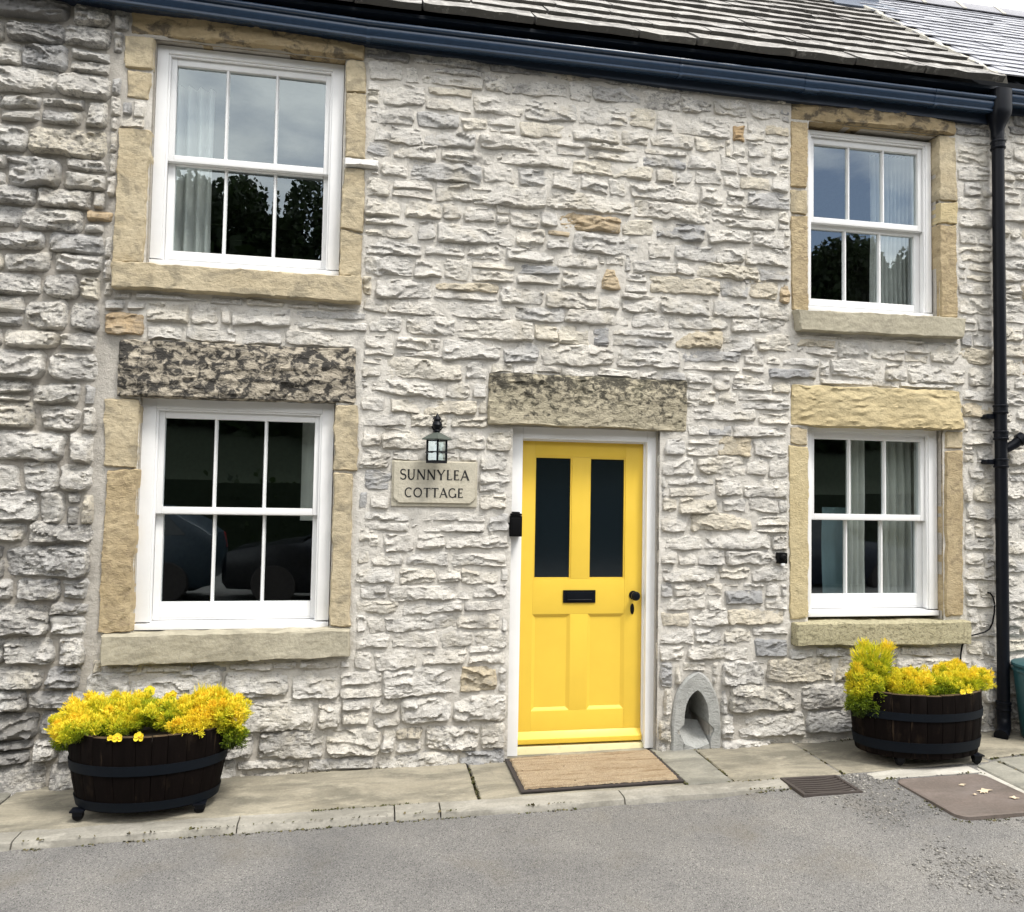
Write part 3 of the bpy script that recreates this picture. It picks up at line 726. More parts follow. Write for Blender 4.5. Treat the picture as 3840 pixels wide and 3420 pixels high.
OPEN = [(-1.60, -.09, 2.224, 2.58), (-1.60, -.09, .66, 2.224), (-1.545, -.105, .64, .83),
        (-1.53, -.12, 4.45, 4.60), (-1.415, -.225, 3.03, 4.46), (-1.566, -.40, 4.045, 4.45), (-1.58, -.9, 3.03, 3.866), (-.6, -.10, 3.03, 4.45), (-1.567, -.10, 2.865, 3.03), (-.3, -.012, 3.742, 3.80),
        (2.846, 4.174, 4.372, 4.60), (2.848, 4.185, 3.0, 4.38), (2.87, 4.20, 2.85, 3.01),
        (2.856, 4.212, 2.192, 2.49), (2.84, 4.215, .66, 2.2), (2.869, 4.224, .67, .83),
        (.723, 2.088, 2.125, 2.47), (.884, 1.905, -.3, 2.13),
        (.112, .664, 1.600, 1.885)]
NICHE_O = [(1.994,-.02),(2.0,.228),(2.022,.356),(2.088,.457),(2.187,.511),(2.271,.434),(2.316,.348),(2.345,.236),(2.346,-.02)]

# cut-out for the niche, in bands
def niche_bounds(z0, z1):
    xs = []
    for z in (z0, (z0+z1)/2, z1):
        for a, b in zip(NICHE_O[:-1], NICHE_O[1:]):
            if min(a[1], b[1]) <= z <= max(a[1], b[1]) and abs(a[1]-b[1]) > 1e-6:
                t = (z-a[1])/(b[1]-a[1]); xs.append(a[0]+t*(b[0]-a[0]))
    return (min(xs), max(xs)) if xs else None
for k in range(6):
    z0, z1 = -.1+k*.105, -.1+(k+1)*.105
    bnd = niche_bounds(max(z0, -.01), min(z1, .505))
    if bnd: OPEN.append((bnd[0], bnd[1], z0, min(z1, .511)))

def subtract(c, rs):
    """cell (x0,x1,z0,z1) minus rectangles"""
    cells = [c]
    for r in rs:
        nxt = []
        for x0, x1, z0, z1 in cells:
            ox0, ox1, oz0, oz1 = max(x0, r[0]), min(x1, r[1]), max(z0, r[2]), min(z1, r[3])
            if ox1-ox0 < .004 or oz1-oz0 < .004:
                nxt.append((x0, x1, z0, z1)); continue
            if ox0 > x0: nxt.append((x0, ox0, z0, z1))
            if ox1 < x1: nxt.append((ox1, x1, z0, z1))
            if oz0 > z0: nxt.append((ox0, ox1, z0, oz0))
            if oz1 < z1: nxt.append((ox0, ox1, oz1, z1))
        cells = nxt
    return cells

SPECIAL = [  # stones read off the photograph: BL BR TR TL, tone, bold, out
 ([(2.412,4.164),(2.510,4.162),(2.507,4.296),(2.407,4.284)], 1.0, .15, .014),
 ([(-1.607,2.602),(-1.385,2.600),(-1.383,2.742),(-1.612,2.736)], .97, .2, .018),
 ([(-1.735,3.277),(-1.597,3.281),(-1.593,3.336),(-1.745,3.340)], .96, .5, .02),
 ([(2.682,2.510),(3.045,2.522),(3.062,2.606),(2.672,2.598)], .03, .4, .02),
 ([(1.456,3.062),(1.629,3.070),(1.565,3.222),(1.510,3.222)], .93, .4, .022),
 ([(2.365,.955),(2.66,.960),(2.66,1.065),(2.37,1.06)], .05, .5, .02),
 ([(2.585,.60),(2.84,.60),(2.84,.73),(2.58,.735)], .02, .4, .02),
]
RSP = [(min(p[0] for p in q)-.006, max(p[0] for p in q)+.006, min(p[1] for p in q)-.006, max(p[1] for p in q)+.006) for q, *_ in SPECIAL]

def region(x, z):
    """boldness, grime, tone centre, tone spread"""
    left = float(sst(-1.35, -1.75, x)); low = float(sst(.75, .2, z)); top = float(sst(4.05, 4.35, z))
    right = float(sst(1.9, 2.4, x)*sst(2.4, 1.6, z))
    bold = .42 + .55*left + .30*low*(1-left) + .08*right - .32*top*(1-left)
    grime_shade = .05 + .65*left*(.55+.45*float(sst(2.4, 1.4, z))) + .35*low + .1*right + .9*float(sst(4.33, 4.47, z))  # dirt, plus eaves shade painted into the top courses
    return max(.08, bold), grime_shade, .48 - .11*left, .12

def lay(x0, x1, z0, z1, hfun, wfun, rnd, merge=.06):
    cells = []; z = z0; k = 0; prev = []
    while z < z1-.03:
        h = hfun(z); 
        if z+h > z1-.05: h = z1-z
        x = x0 - rnd.uniform(0, .2); joints = []
        while x < x1:
            w = wfun(z, h)
            # avoid lining joints up with the course below
            for _ in range(4):
                if any(abs(x+w-p) < .03 for p in prev): w += rnd.uniform(-.05, .06)
            xe = min(x+w, x1)
            if x1-xe < .07: xe = x1
            xs = max(x, x0)
            if xe-xs > .03:
                u = rnd.random()
                if h > .115 and u < .16 and xe-xs > .15:
                    f = rnd.uniform(.35, .65)
                    cells.append((xs, xe, z, z+h*f)); cells.append((xs, xe, z+h*f, z+h))
                elif h > .12 and u < .24 and xe-xs > .2:
                    f = rnd.uniform(.3, .7); xm = xs+(xe-xs)*f
                    cells.append((xs, xm, z, z+h)); g_ = rnd.uniform(.4, .6)
                    cells.append((xm, xe, z, z+h*g_)); cells.append((xm, xe, z+h*g_, z+h))
                else:
                    cells.append((xs, xe, z, z+h))
            x = xe; joints.append(xe)
            if xe >= x1: break
        prev = joints; z += h; k += 1
    return cells

R = random.Random(23)
def h_main(z): return R.uniform(.135, .185) if z < .55 else (R.uniform(.13, .17) if z > 4.15 else R.uniform(.088, .145))
def w_main(z, h): return min(.52, max(.10, R.lognormvariate(math.log(.28 if z > .55 else .36), .42)))
def h_left(z): return R.uniform(.11, .20)
def w_left(z, h): return min(.52, max(.13, R.lognormvariate(math.log(.30), .38)))
XL, XR = -1.63, 4.47
EAVE = 4.62
cells = lay(-4.0, XL, -.12, EAVE, h_left, w_left, R) + lay(XL, XR, -.10, EAVE, h_main, w_main, R)
cells2 = lay(XR, 6.6, -.06, 4.70, h_main, w_main, R)

def warp(x, z):
    return z + .016*float(vn(x*1.1, z*1.4, 3)) + .008*float(vn(x*3.1, z*2.0, 5))
STONES = []
def add_stones(cells, opens, acc, rnd):
    for c in cells:
        for x0, x1, z0, z1 in subtract(c, opens):
            w, h = x1-x0, z1-z0
            if w < .045 or h < .032: continue
            b, gme, tc_, ts = region((x0+x1)/2, (z0+z1)/2)
            gp = rnd.uniform(-.003, .002) + .016*max(0, b-.55)
            gp = min(gp, .12*min(w, h))
            near = any(abs(x0-r[1]) < .003 or abs(x1-r[0]) < .003 or abs(z0-r[3]) < .003 or abs(z1-r[2]) < .003 for r in opens)
            j = .006 if near else .017
            j = min(j, .15*h)
            pts = [(x0+gp, z0+gp), (x1-gp, z0+gp), (x1-gp, z1-gp), (x0+gp, z1-gp)]
            pts = [(x+rnd.uniform(-j, j)*.8, warp(x, z)*(0 if near else 1) + (z if near else 0)+rnd.uniform(-j, j)*.7) for x, z in pts]
            tone = min(1, max(0, rnd.gauss(tc_, ts)))
            u_ = rnd.random()
            if u_ < .035: tone = rnd.uniform(.05, .16)
            elif u_ < .09: tone = rnd.uniform(.70, .82)
            elif u_ < .097: tone = rnd.uniform(.86, .95)
            out = rnd.uniform(.005, .010) + .022*max(0, b-.30)*rnd.uniform(.5, 1.2)
            acc.append((pts, tone, b*rnd.uniform(.75, 1.2), out, gme*rnd.uniform(.4, 1.5)))
add_stones(cells, OPEN+RSP, STONES, R)
for q, tone, b, out in SPECIAL: STONES.append((q, tone, b, out, .05))
STONES2 = []
add_stones(cells2, [], STONES2, R)

def inview(q):
    cx = sum(p[0] for p in q)/4; cz = sum(p[1] for p in q)/4
    u, v = project((cx, 0, cz)); return -60 < u < 3900 and -40 < v < 3460
def area(q):
    return (q[1][0]-q[0][0])*(q[3][1]-q[0][1]) / ((q[0][0])**2+25+(q[0][1]-1.7)**2)

def mortar_sheet(name, x0, x1, z0, z1, opens, parent, yoff=0.):
    st = .018
    xs = np.arange(x0, x1+.001, (x1-x0)/round((x1-x0)/st)); zs = np.arange(z0, z1+.001, (z1-z0)/round((z1-z0)/st))
    X, Z = np.meshgrid(xs, zs)
    left = sst(-1.35, -1.75, X)
    low = sst(.8, .2, Z)
    Y = yoff - .007 + .022*left*(.6+.4*vn(X*3, Z*3, 9)) + .003*low + .006*fbm(X*9, Z*9, 2, 3) + .005*fbm(X*32, Z*45, 4, 3)
    if yoff == 0.:
        for r in OPEN:
            Y = np.where((X > r[0]+.012) & (X < r[1]-.012) & (Z > r[2]+.012) & (Z < r[3]-.012), np.maximum(Y, .004), Y)
    V = np.stack([X, Y, Z], -1).reshape(-1, 3); n, m = len(xs), len(zs)
    idx = np.arange(n*m).reshape(m, n)
    F = np.stack([idx[:-1, :-1], idx[:-1, 1:], idx[1:, 1:], idx[1:, :-1]], -1)
    cx = (X[:-1, :-1]+X[1:, 1:])/2; cz = (Z[:-1, :-1]+Z[1:, 1:])/2
    keep = np.ones(cx.shape, bool)
    for r in opens:
        keep &= ~((cx > r[0]) & (cx < r[1]) & (cz > r[2]) & (cz < r[3]))
    F = F[keep].reshape(-1, 4)
    gr = np.clip(left*.9 + .35*low + .25*fbm(X*2, Z*2, 8, 3) + .05 + .7*sst(4.33, 4.47, Z), 0, 1).ravel()  # top band darkens the mortar for eaves shade as well as dirt
    return mesh_np(name, V, F, M['mortar'], parent, True, attrs={'grime_shade': gr})
HOLES = [(-1.392,-.247,.79,2.238), (-1.39,-.245,2.99,4.45), (2.99,4.035,2.97,4.375), (2.995,4.065,.80,2.198), (.895,1.895,-.3,2.126), (2.06,2.275,-.3,.40)]
cottage_wall = mortar_sheet('wall', -4.0, XR, -.2, EAVE+.02, HOLES, cottage)
house2_wall = mortar_sheet('wall', XR+.001, 6.6, -.2, 4.72, [], house2)
house2_wall.location = (-4.6, 0, 0)

def build_stones(lst, wall, cap=300):
    vis = sorted([s for s in lst if inview(s[0])], key=lambda s: -area(s[0]))
    rest = vis[cap:] + [s for s in lst if not inview(s[0])]
    for i, (q, tone, b, out, gme) in enumerate(vis[:cap]):
        V, F = stone_geo(q, b, out, 100+i, .0080, .011+.009*b, .03, .35+.35*max(0, b-.5), rough=1+.5*b, se=1+.25*float(sst(.75, .35, b)))
        mesh_np('stone', V, F, M['stone'], wall, True, 38, {'tone': tone, 'grime_shade': gme})
    VV, FF, T, Gm = [], [], [], []; n = 0
    for i, (q, tone, b, out, gme) in enumerate(rest):
        V, F = stone_geo(q, b, out, 1100+i, .0095 if i < len(vis)-cap else .022, .010+.009*b, .03, rough=1+.5*b, se=1+.25*float(sst(.75, .35, b)))
        VV.append(V); FF.append(F+n); n += len(V); T.append(np.full(len(V), tone)); Gm.append(np.full(len(V), gme))
    if VV:
        o = mesh_np('small_stones', np.concatenate(VV), np.concatenate(FF), M['stone'], wall, True, 38, {'tone': np.concatenate(T), 'grime_shade': np.concatenate(Gm)})
        o['kind'] = 'stuff'
    print('stones', len(lst), 'visible', len(vis))
build_stones(STONES, cottage_wall)
build_stones(STONES2, house2_wall)

# wall body behind the face (so the house is solid), with holes: strips between openings
def wall_body():
    mb = MB()
    y0, y1 = .03, .36
    xs = sorted(set([-4.0, XR] + [h[0] for h in HOLES] + [h[1] for h in HOLES]))
    for a, b in zip(xs[:-1], xs[1:]):
        hs = sorted((h[2], h[3]) for h in HOLES if h[0] <= a+1e-6 and h[1] >= b-1e-6)
        z = -.2
        for c, d in hs:
            if c > z: mb.box(a, b, y0, y1, z, c)
            z = d
        mb.box(a, b, y0, y1, z, EAVE+.02)
    mb.build('wall_core', M['mortar'], cottage, attrs={'grime_shade': .8})
wall_body()
# dim rooms behind the windows
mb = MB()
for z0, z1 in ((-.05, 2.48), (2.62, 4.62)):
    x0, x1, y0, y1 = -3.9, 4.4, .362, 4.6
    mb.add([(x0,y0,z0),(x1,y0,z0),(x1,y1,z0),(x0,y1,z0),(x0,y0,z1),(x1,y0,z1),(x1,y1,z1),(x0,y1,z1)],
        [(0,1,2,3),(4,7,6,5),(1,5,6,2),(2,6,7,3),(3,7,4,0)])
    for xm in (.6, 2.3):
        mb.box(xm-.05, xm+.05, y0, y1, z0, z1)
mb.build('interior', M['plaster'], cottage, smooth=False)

# ------------------------------------------------------------------ sash windows
def window(x0, x1, z0, z1, gx0, gx1, zu0, zu1, zl0, zl1, yf, label):
    """outer box frame x0..x1,z0..z1; glass limits; meeting rail between zl1 and zu0"""
    w = link('window', None, cottage)
    if label: w['label'] = label
    d = .16
    mb = MB(); sx = .012
    li = gx0-.045; ri = gx1+.045     # inner edge of the linings
    mb.box(x0, li, yf, yf+d, z0+.045, z1); mb.box(ri, x1, yf, yf+d, z0+.045, z1)
    mb.box(li, ri, yf, yf+d, zu1+.055, z1)
    mb.build('frame', M['white'], w, bevel=.004)
    mb = MB()   # staff bead round the opening
    mb.box(li, li+.012, yf+.010, yf+.028, z0+.045, zu1+.055); mb.box(ri-.012, ri, yf+.010, yf+.028, z0+.045, zu1+.055); mb.box(li+.012, ri-.012, yf+.010, yf+.028, zu1+.043, zu1+.055)
    mb.build('bead', M['white'], w, bevel=.003)
    mb = MB()   # timber cill, weathered top
    mb.loft([[(x, yf-.012, z0), (x, yf+d+.02, z0), (x, yf+d+.02, z0+.052), (x, yf-.012, z0+.034)] for x in (x0, x1)])
    mb.build('cill', M['white'], w, bevel=.004)
    third = (gx1-gx0)/3; b = .011
    for nm, y, a, c, zz0, zz1 in (('upper_sash', yf+.030, zu0, zu1, zu0-.042, zu1+.048), ('lower_sash', yf+.072, zl0, zl1, z0+.046, zl1+.042)):
        mb = MB(); t = .040
        l2, r2 = li+.002, ri-.002
        mb.box(l2, gx0, y, y+t, zz0, zz1); mb.box(gx1, r2, y, y+t, zz0, zz1)
        mb.box(gx0, gx1, y+.001, y+t-.001, zz0, a); mb.box(gx0, gx1, y+.001, y+t-.001, c, zz1)
        mb.build(nm, M['white'], w, bevel=.005)
        for k in (1, 2):
            xb = gx0+third*k; mb = MB()
            mb.loft([[(xb-b, y+.022, z), (xb-b, y+.034, z), (xb+b, y+.034, z), (xb+b, y+.022, z), (xb+.005, y+.004, z), (xb-.005, y+.004, z)] for z in (a-.002, c+.002)])
            mb.build('glazing_bar', M['white'], w, sharp=20)
        for k in range(3):
            xa, xc = gx0+third*k+(b*.6 if k else 0), gx0+third*(k+1)-(b*.6 if k < 2 else 0)
            mb = MB(); tl = RS.uniform(-.0012, .0012); t2 = RS.uniform(-.0012, .0012)
            mb.add([(xa, y+.024+tl, a), (xc, y+.024-tl, a), (xc, y+.024-tl+t2, c), (xa, y+.024+tl+t2, c)], [(0, 1, 2, 3)])
            mb.build('pane', M['glass'], w, smooth=False)
        if nm == 'lower_sash':
            mb = MB()
            for sx_ in (.3, .7):
                xx = gx0+(gx1-gx0)*sx_
            # small lift shadow bead on the bottom rail
            mb.box(gx0-.02, gx1+.02, y-.004, y, zz0+.018, zz0+.024); mb.build('rail_mould', M['white'], w)
    return w
window(-1.389, -.2495, 3.050, 4.441, -1.277, -.366, 3.764, 4.338, 3.170, 3.716, .06, 'sash window with a white curtain inside at its left edge')
window(3.019, 4.023, 3.022, 4.346, 3.090, 3.935, 3.722, 4.262, 3.135, 3.652, .06, 'small sash window reflecting clouds and trees')
window(-1.397, -.253, .823, 2.240, -1.270, -.372, 1.566, 2.112, .978, 1.518, .06, 'dark sash window under the blackened lintel')
window(3.026, 4.056, .856, 2.205, 3.095, 3.944, 1.578, 2.112, 1.004, 1.532, .06, 'small sash window under the golden lintel')

def curtain(x0, x1, z0, z1, y, folds, depth, mat, label, seed, taper=0.):
    nu, nv = folds*8, 14
    S, T = np.meshgrid(np.linspace(0, 1, nu+1), np.linspace(0, 1, nv+1))
    X = x0+(x1-x0)*S*(1-taper*(1-T)*.8) + .004*vn(S*9+seed, T*2, 3)
    Y = y + depth*np.sin(S*folds*2*np.pi + .8*vn(S*3, T*1.5+seed, 2)) + .01*vn(S*5, T*3+seed, 4)
    Z = z0+(z1-z0)*T
    V = np.stack([X, Y, Z], -1).reshape(-1, 3); idx = np.arange((nu+1)*(nv+1)).reshape(nv+1, nu+1)
    F = np.stack([idx[:-1, :-1], idx[:-1, 1:], idx[1:, 1:], idx[1:, :-1]], -1).reshape(-1, 4)
    o = mesh_np('curtain', V, F, M[mat]); tag(o, label, 'curtain')
curtain(-1.36, -1.09, 3.05, 4.30, .30, 4, .028, 'curtain', 'white voile curtain hanging inside the upper left window', 1, .0)
curtain(3.70, 4.03, 3.03, 4.33, .32, 9, .020, 'curtain', 'white pleated curtain hanging inside the upper right window', 2)
curtain(3.50, 3.66, .9, 2.15, .34, 3, .022, 'curtain2', 'pale curtain at the middle pane of the lower right window', 3)
curtain(3.79, 4.05, .9, 2.15, .33, 4, .022, 'curtain2', 'pale curtain at the far edge of the lower right window', 4)
curtain(3.36, 3.62, .9, 1.62, .42, 2, .006, 'teal', 'blue grey half blind low in the lower right window', 5)
curtain(-.47, -.33, 1.48, 2.15, .36, 1, .010, 'curtain2', 'narrow beige curtain edge inside the lower left window', 6)

# ------------------------------------------------------------------ the door
def door():
    x0, x1, zt = .893, 1.897, 2.132
    mb = MB()
    mb.box(x0, .970, .055, .20, -.02, zt); mb.box(1.835, x1, .055, .20, -.005, zt); mb.box(.970, 1.835, .055, .20, 2.048, zt)
    mb.build('door_frame', M['offwhite'], cottage, bevel=.004)
    mb = MB()
    mb.box(.970, .980, .100, .118, .03, 2.048); mb.box(1.825, 1.835, .100, .118, .03, 2.048); mb.box(.98, 1.825, .100, .118, 2.038, 2.048)
    mb.build('door_stop', M['offwhite'], cottage, bevel=.003)
    mb = MB()
    mb.loft([[(x, .075, -.03), (x, .20, -.03), (x, .20, .030), (x, .085, .022)] for x in (.971, 1.834)])
    mb.build('threshold', M['cream'], cottage, bevel=.004)
    y, t = .120, .045
    X0, X1 = .973, 1.832; Z0, Z1 = .034, 2.045
    cols = [(1.067, 1.326), (1.448, 1.704)]; pz = (.245, .882); gzz = (1.116, 1.937)
    mb = MB()
    mb.box(X0, cols[0][0], y, y+t, Z0, Z1); mb.box(cols[1][1], X1, y, y+t, Z0, Z1)
    for a, b in ((Z0, pz[0]), (pz[1], gzz[0]), (gzz[1], Z1)):
        mb.box(cols[0][0], cols[1][1], y+.0006, y+t-.0006, a, b)
    for a, b in (pz, gzz):
        mb.box(cols[0][1], cols[1][0], y+.0006, y+t-.0006, a, b)
    d = mb.build('door', M['yellow'], cottage, bevel=.0025)
    d['label'] = 'bright yellow panelled front door'
    for cx in cols:
        mb = MB()   # recessed panel with moulded edge
        a, b = cx; f = .022
        o = [(a, pz[0]), (b, pz[0]), (b, pz[1]), (a, pz[1])]
        i1 = [(a+.006, pz[0]+.006), (b-.006, pz[0]+.006), (b-.006, pz[1]-.006), (a+.006, pz[1]-.006)]
        i2 = [(a+f, pz[0]+f), (b-f, pz[0]+f), (b-f, pz[1]-f), (a+f, pz[1]-f)]
        mb.loft([[(x, y+.002, z) for x, z in o], [(x, y+.005, z) for x, z in i1], [(x, y+.014, z) for x, z in i2]], cap0=False)
        mb.build('panel', M['yellow'], d, smooth=False)
        mb = MB(); m_ = .010
        for q in ((a, a+m_, gzz[0], gzz[1]), (b-m_, b, gzz[0], gzz[1]), (a+m_, b-m_, gzz[0], gzz[0]+m_), (a+m_, b-m_, gzz[1]-m_, gzz[1])):
            mb.box(q[0], q[1], y+.004, y+.020, q[2], q[3])
        mb.build('glazing_bead', M['yellow'], d, bevel=.003)
        mb = MB(); mb.box(a, b, y+.014, y+.020, *gzz); mb.build('pane', M['dglass'], d)
    mb = MB()
    mb.loft([[(x, y-.002, .115), (x, y-.030, .070), (x, y-.030, .040), (x, y-.002, .036)] for x in (X0+.004, X1-.004)])
    mb.build('weatherboard', M['yellow'], d, bevel=.003)
    # letterbox
    mb = MB(); mb.box(1.274, 1.499, y-.008, y+.0, .957, 1.042)
    mb.build('letterbox', M['black'], d, bevel=.004)
    mb = MB(); mb.box(1.298, 1.475, y-.014, y-.0085, .972, 1.026); mb.lathe([(.004, -.085), (.004, .085)], (1.386, y-.014, .978), 8, 'x')
    mb.build('letter_flap', M['black'], d, bevel=.002)
    mb = MB(); mb.lathe([(.030, 0), (.030, -.006), (.012, -.010), (.011, -.03), (.022, -.036), (.031, -.05), (.031, -.06), (.022, -.072), (.001, -.076)], (1.766, y, 1.006), 22, 'y')
    mb.build('door_knob', M['black'], d)
    mb = MB(); pts = []
    mb.loft([[(1.760+.014*math.cos(a)*s, yy, .913+.037*math.sin(a)*s) for a in [q*2*math.pi/18 for q in range(18)]] for yy, s in ((y, 1), (y-.004, 1), (y-.008, .75))])
    mb.build('keyhole_cover', M['black'], d)
door()

# ------------------------------------------------------------------ boot scraper niche
def niche():
    nn = 44
    def resample(p, n):
        p = [Vector((a, 0, b)) for a, b in p]; L_ = [0]
        for a, b in zip(p[:-1], p[1:]): L_.append(L_[-1]+(b-a).length)
        r = []
        for k in range(n):
            s = L_[-1]*k/(n-1)
            j = max(i for i in range(len(L_)) if L_[i] <= s+1e-9); j = min(j, len(p)-2)
            t = (s-L_[j])/(L_[j+1]-L_[j]); q = p[j].lerp(p[j+1], t); r.append((q.x, q.z))
        return r
    def arch(l, r, apex, zs, n=8):   # smoothed pointed arch
        return l, r
    hole = [(2.078,-.02),(2.080,.06),(2.034,.118),(2.040,.130),(2.083,.166),(2.086,.23),(2.095,.29),(2.115,.335),(2.145,.372),(2.176,.392),(2.205,.370),(2.232,.326),(2.250,.28),(2.258,.225),(2.257,.168),(2.298,.130),(2.300,.118),(2.270,.06),(2.272,-.02)]
    outer = [(1.994,-.02),(1.996,.12),(2.002,.24),(2.022,.356),(2.05,.415),(2.09,.462),(2.14,.497),(2.187,.513),(2.232,.488),(2.272,.440),(2.316,.350),(2.340,.25),(2.346,.12),(2.346,-.02)]
    o = resample(outer, nn); h = resample(hole, nn)
    loops = [[(x, .06, z) for x, z in o], [(x, -.014, z) for x, z in o], [(x+(.012 if x < 2.17 else -.012), -.026, z-.006) for x, z in o],
             [(x, -.022, z) for x, z in h], [(x, -.012, z) for x, z in h], [(x, .32, z) for x, z in h]]
    mb = MB(); mb.loft(loops, cap0=False, cap1=False, closed=False)
    nm = mb.build('boot_scraper_niche', M['nichestone'], cottage, sharp=40)
    nm['label'] = 'grey pointed arch niche for a boot scraper beside the door'
    mb = MB(); mb.box(2.0, 2.34, .31, .33, -.1, .45); mb.build('niche_back', M['nichestone'], nm)
    mb = MB(); n = 8
    mb.loft([[(2.075, -.02+.20*k/n, -.05), (2.275, -.02+.20*k/n, -.05), (2.262, -.02+.20*k/n, .035+.10*(k/n)), (2.175, -.02+.20*k/n, .004+.14*(k/n)**1.2), (2.088, -.02+.20*k/n, .035+.10*(k/n))] for k in range(n+1)])
    mb.build('niche_ramp', M['nichestone'], nm)
niche()

# ------------------------------------------------------------------ gutter, fascia, downpipe
def gutter():
    mb = MB(); mb.loft([[(x, -.046, zb), (x, .02, zb), (x, .02, 4.70), (x, -.046, 4.70)] for x, zb in ((-4.0, 4.64), (-1.5, 4.585), (-.1, 4.535), (1.9, 4.487), (XR-.02, 4.478))]); mb.build('fascia', M['fascia'], cottage)
    mb = MB(); mb.box(-4.0, XR-.02, -.125, .0, 4.70, 4.722); mb.build('eaves_board', M['fascia'], cottage)
    prof0 = [(-.034,4.640),(-.034,4.570),(-.052,4.548),(-.10,4.542),(-.118,4.542),(-.127,4.546),(-.128,4.556),(-.118,4.562),(-.118,4.566),(-.136,4.580),(-.140,4.604),(-.138,4.610),(-.126,4.613),(-.126,4.619),(-.150,4.622),(-.156,4.628),(-.156,4.642),(-.150,4.648),(-.144,4.644),(-.134,4.625),(-.110,4.580),(-.10,4.560),(-.055,4.560),(-.042,4.575),(-.042,4.640)]
    prof = [(-.040+(y+.034)*.88, z-.012) for y, z in prof0]
    mb = MB(); mb.loft([[(x, y, z+dz) for y, z in prof] for x, dz in ((-4.0, .10), (-1.5, .042), (-.1, .004), (4.455, .004))])
    g_ = mb.build('gutter', M['navy'], cottage, sharp=50)
    for x in (-.10, 1.98, 2.95, 3.92):
        mb = MB()
        loops = [[(x+dx, -.09+(y+.09)*1.045 - .001, 4.585+(z-4.585)*1.05) for y, z in prof] for dx in ((-.012, .012) if x != 2.95 else (-.055, .055))]
        mb.loft(loops); mb.build('gutter_bracket' if x != 2.95 else 'gutter_union', M['navy'], g_, sharp=50)
    # end outlet / hopper
    mb = MB()
    loops = []
    for z, hw, y0, y1 in ((4.70, .075, -.165, -.03), (4.55, .075, -.165, -.03), (4.51, .072, -.16, -.03), (4.47, .060, -.14, -.035), (4.42, .047, -.125, -.04), (4.36, .043, -.120, -.04)):
        l = []
        for q in range(16):
            a = q*2*math.pi/16; c, s = math.cos(a), math.sin(a)
            k = .55 if z > 4.49 else (.75 if z > 4.44 else 1.)
            l.append((4.462+hw*math.copysign(abs(c)**k, c), (y0+y1)/2+(y1-y0)/2*math.copysign(abs(s)**k, s), z))
        loops.append(l)
    mb.loft(loops); mb.build('gutter_outlet', M['black'], g_, sharp=50)
    # downpipe
    px, py, r = 4.464, -.082, .041
    mb = MB(); mb.lathe([(r, 0), (r, 4.28)], (px, py, .17), 20)
    dp = mb.build('downpipe', M['black'], cottage)
    dp['label'] = 'black cast downpipe with collars and a bend at its foot'
    for z in (4.27, 2.32, 2.13, 1.93, .20):
        mb = MB(); mb.lathe([(r, 0), (r+.006, .001), (r+.010, .006), (r+.010, .014), (r+.005, .018), (r+.005, .048), (r+.010, .052), (r+.010, .062), (r+.006, .066), (r, .067)], (px, py, z), 20)
        mb.build('pipe_collar', M['black'], dp, sharp=40)
    for z in (2.285, 1.955):
        mb = MB(); mb.box(px-.095, px-.03, -.075, -.02, z, z+.035); mb.lathe([(.017, -.03), (.017, .03)], (px-.092, -.04, z+.017), 10, 'y')
        mb.build('pipe_bracket', M['black'], dp, bevel=.004)
    mb = MB()
    pts = [(px, py, .23), (px, py, .16), (px-.004, py-.008, .125), (px-.03, py-.035, .09), (px-.075, py-.07, .065), (px-.115, py-.10, .055)]
    mb.tube(pts, [r+.003]*5+[r+.004], 16); mb.build('pipe_shoe', M['black'], dp, sharp=60)
    mb = MB(); mb.tube([(px+.02, py, 2.06), (px+.09, py-.02, 2.10), (px+.125, py-.035, 2.135)], [.032, .034, .036], 14); mb.tube([(px+.118, py-.032, 2.128), (px+.15, py-.045, 2.152)], [.048, .048], 16)
    mb.build('branch_socket', M['black'], dp, sharp=50)
    # neighbour's gutter beyond the outlet
    mb = MB(); mb.loft([[(x-4.6, y, z+.075) for y, z in prof] for x in (4.53, 6.6)])
    mb.build('gutter', M['navy'], house2, sharp=50)
    mb = MB(); mb.box(-.12, 2.0, -.040, .02, 4.58, 4.74); mb.build('fascia', M['fascia'], house2)
gutter()

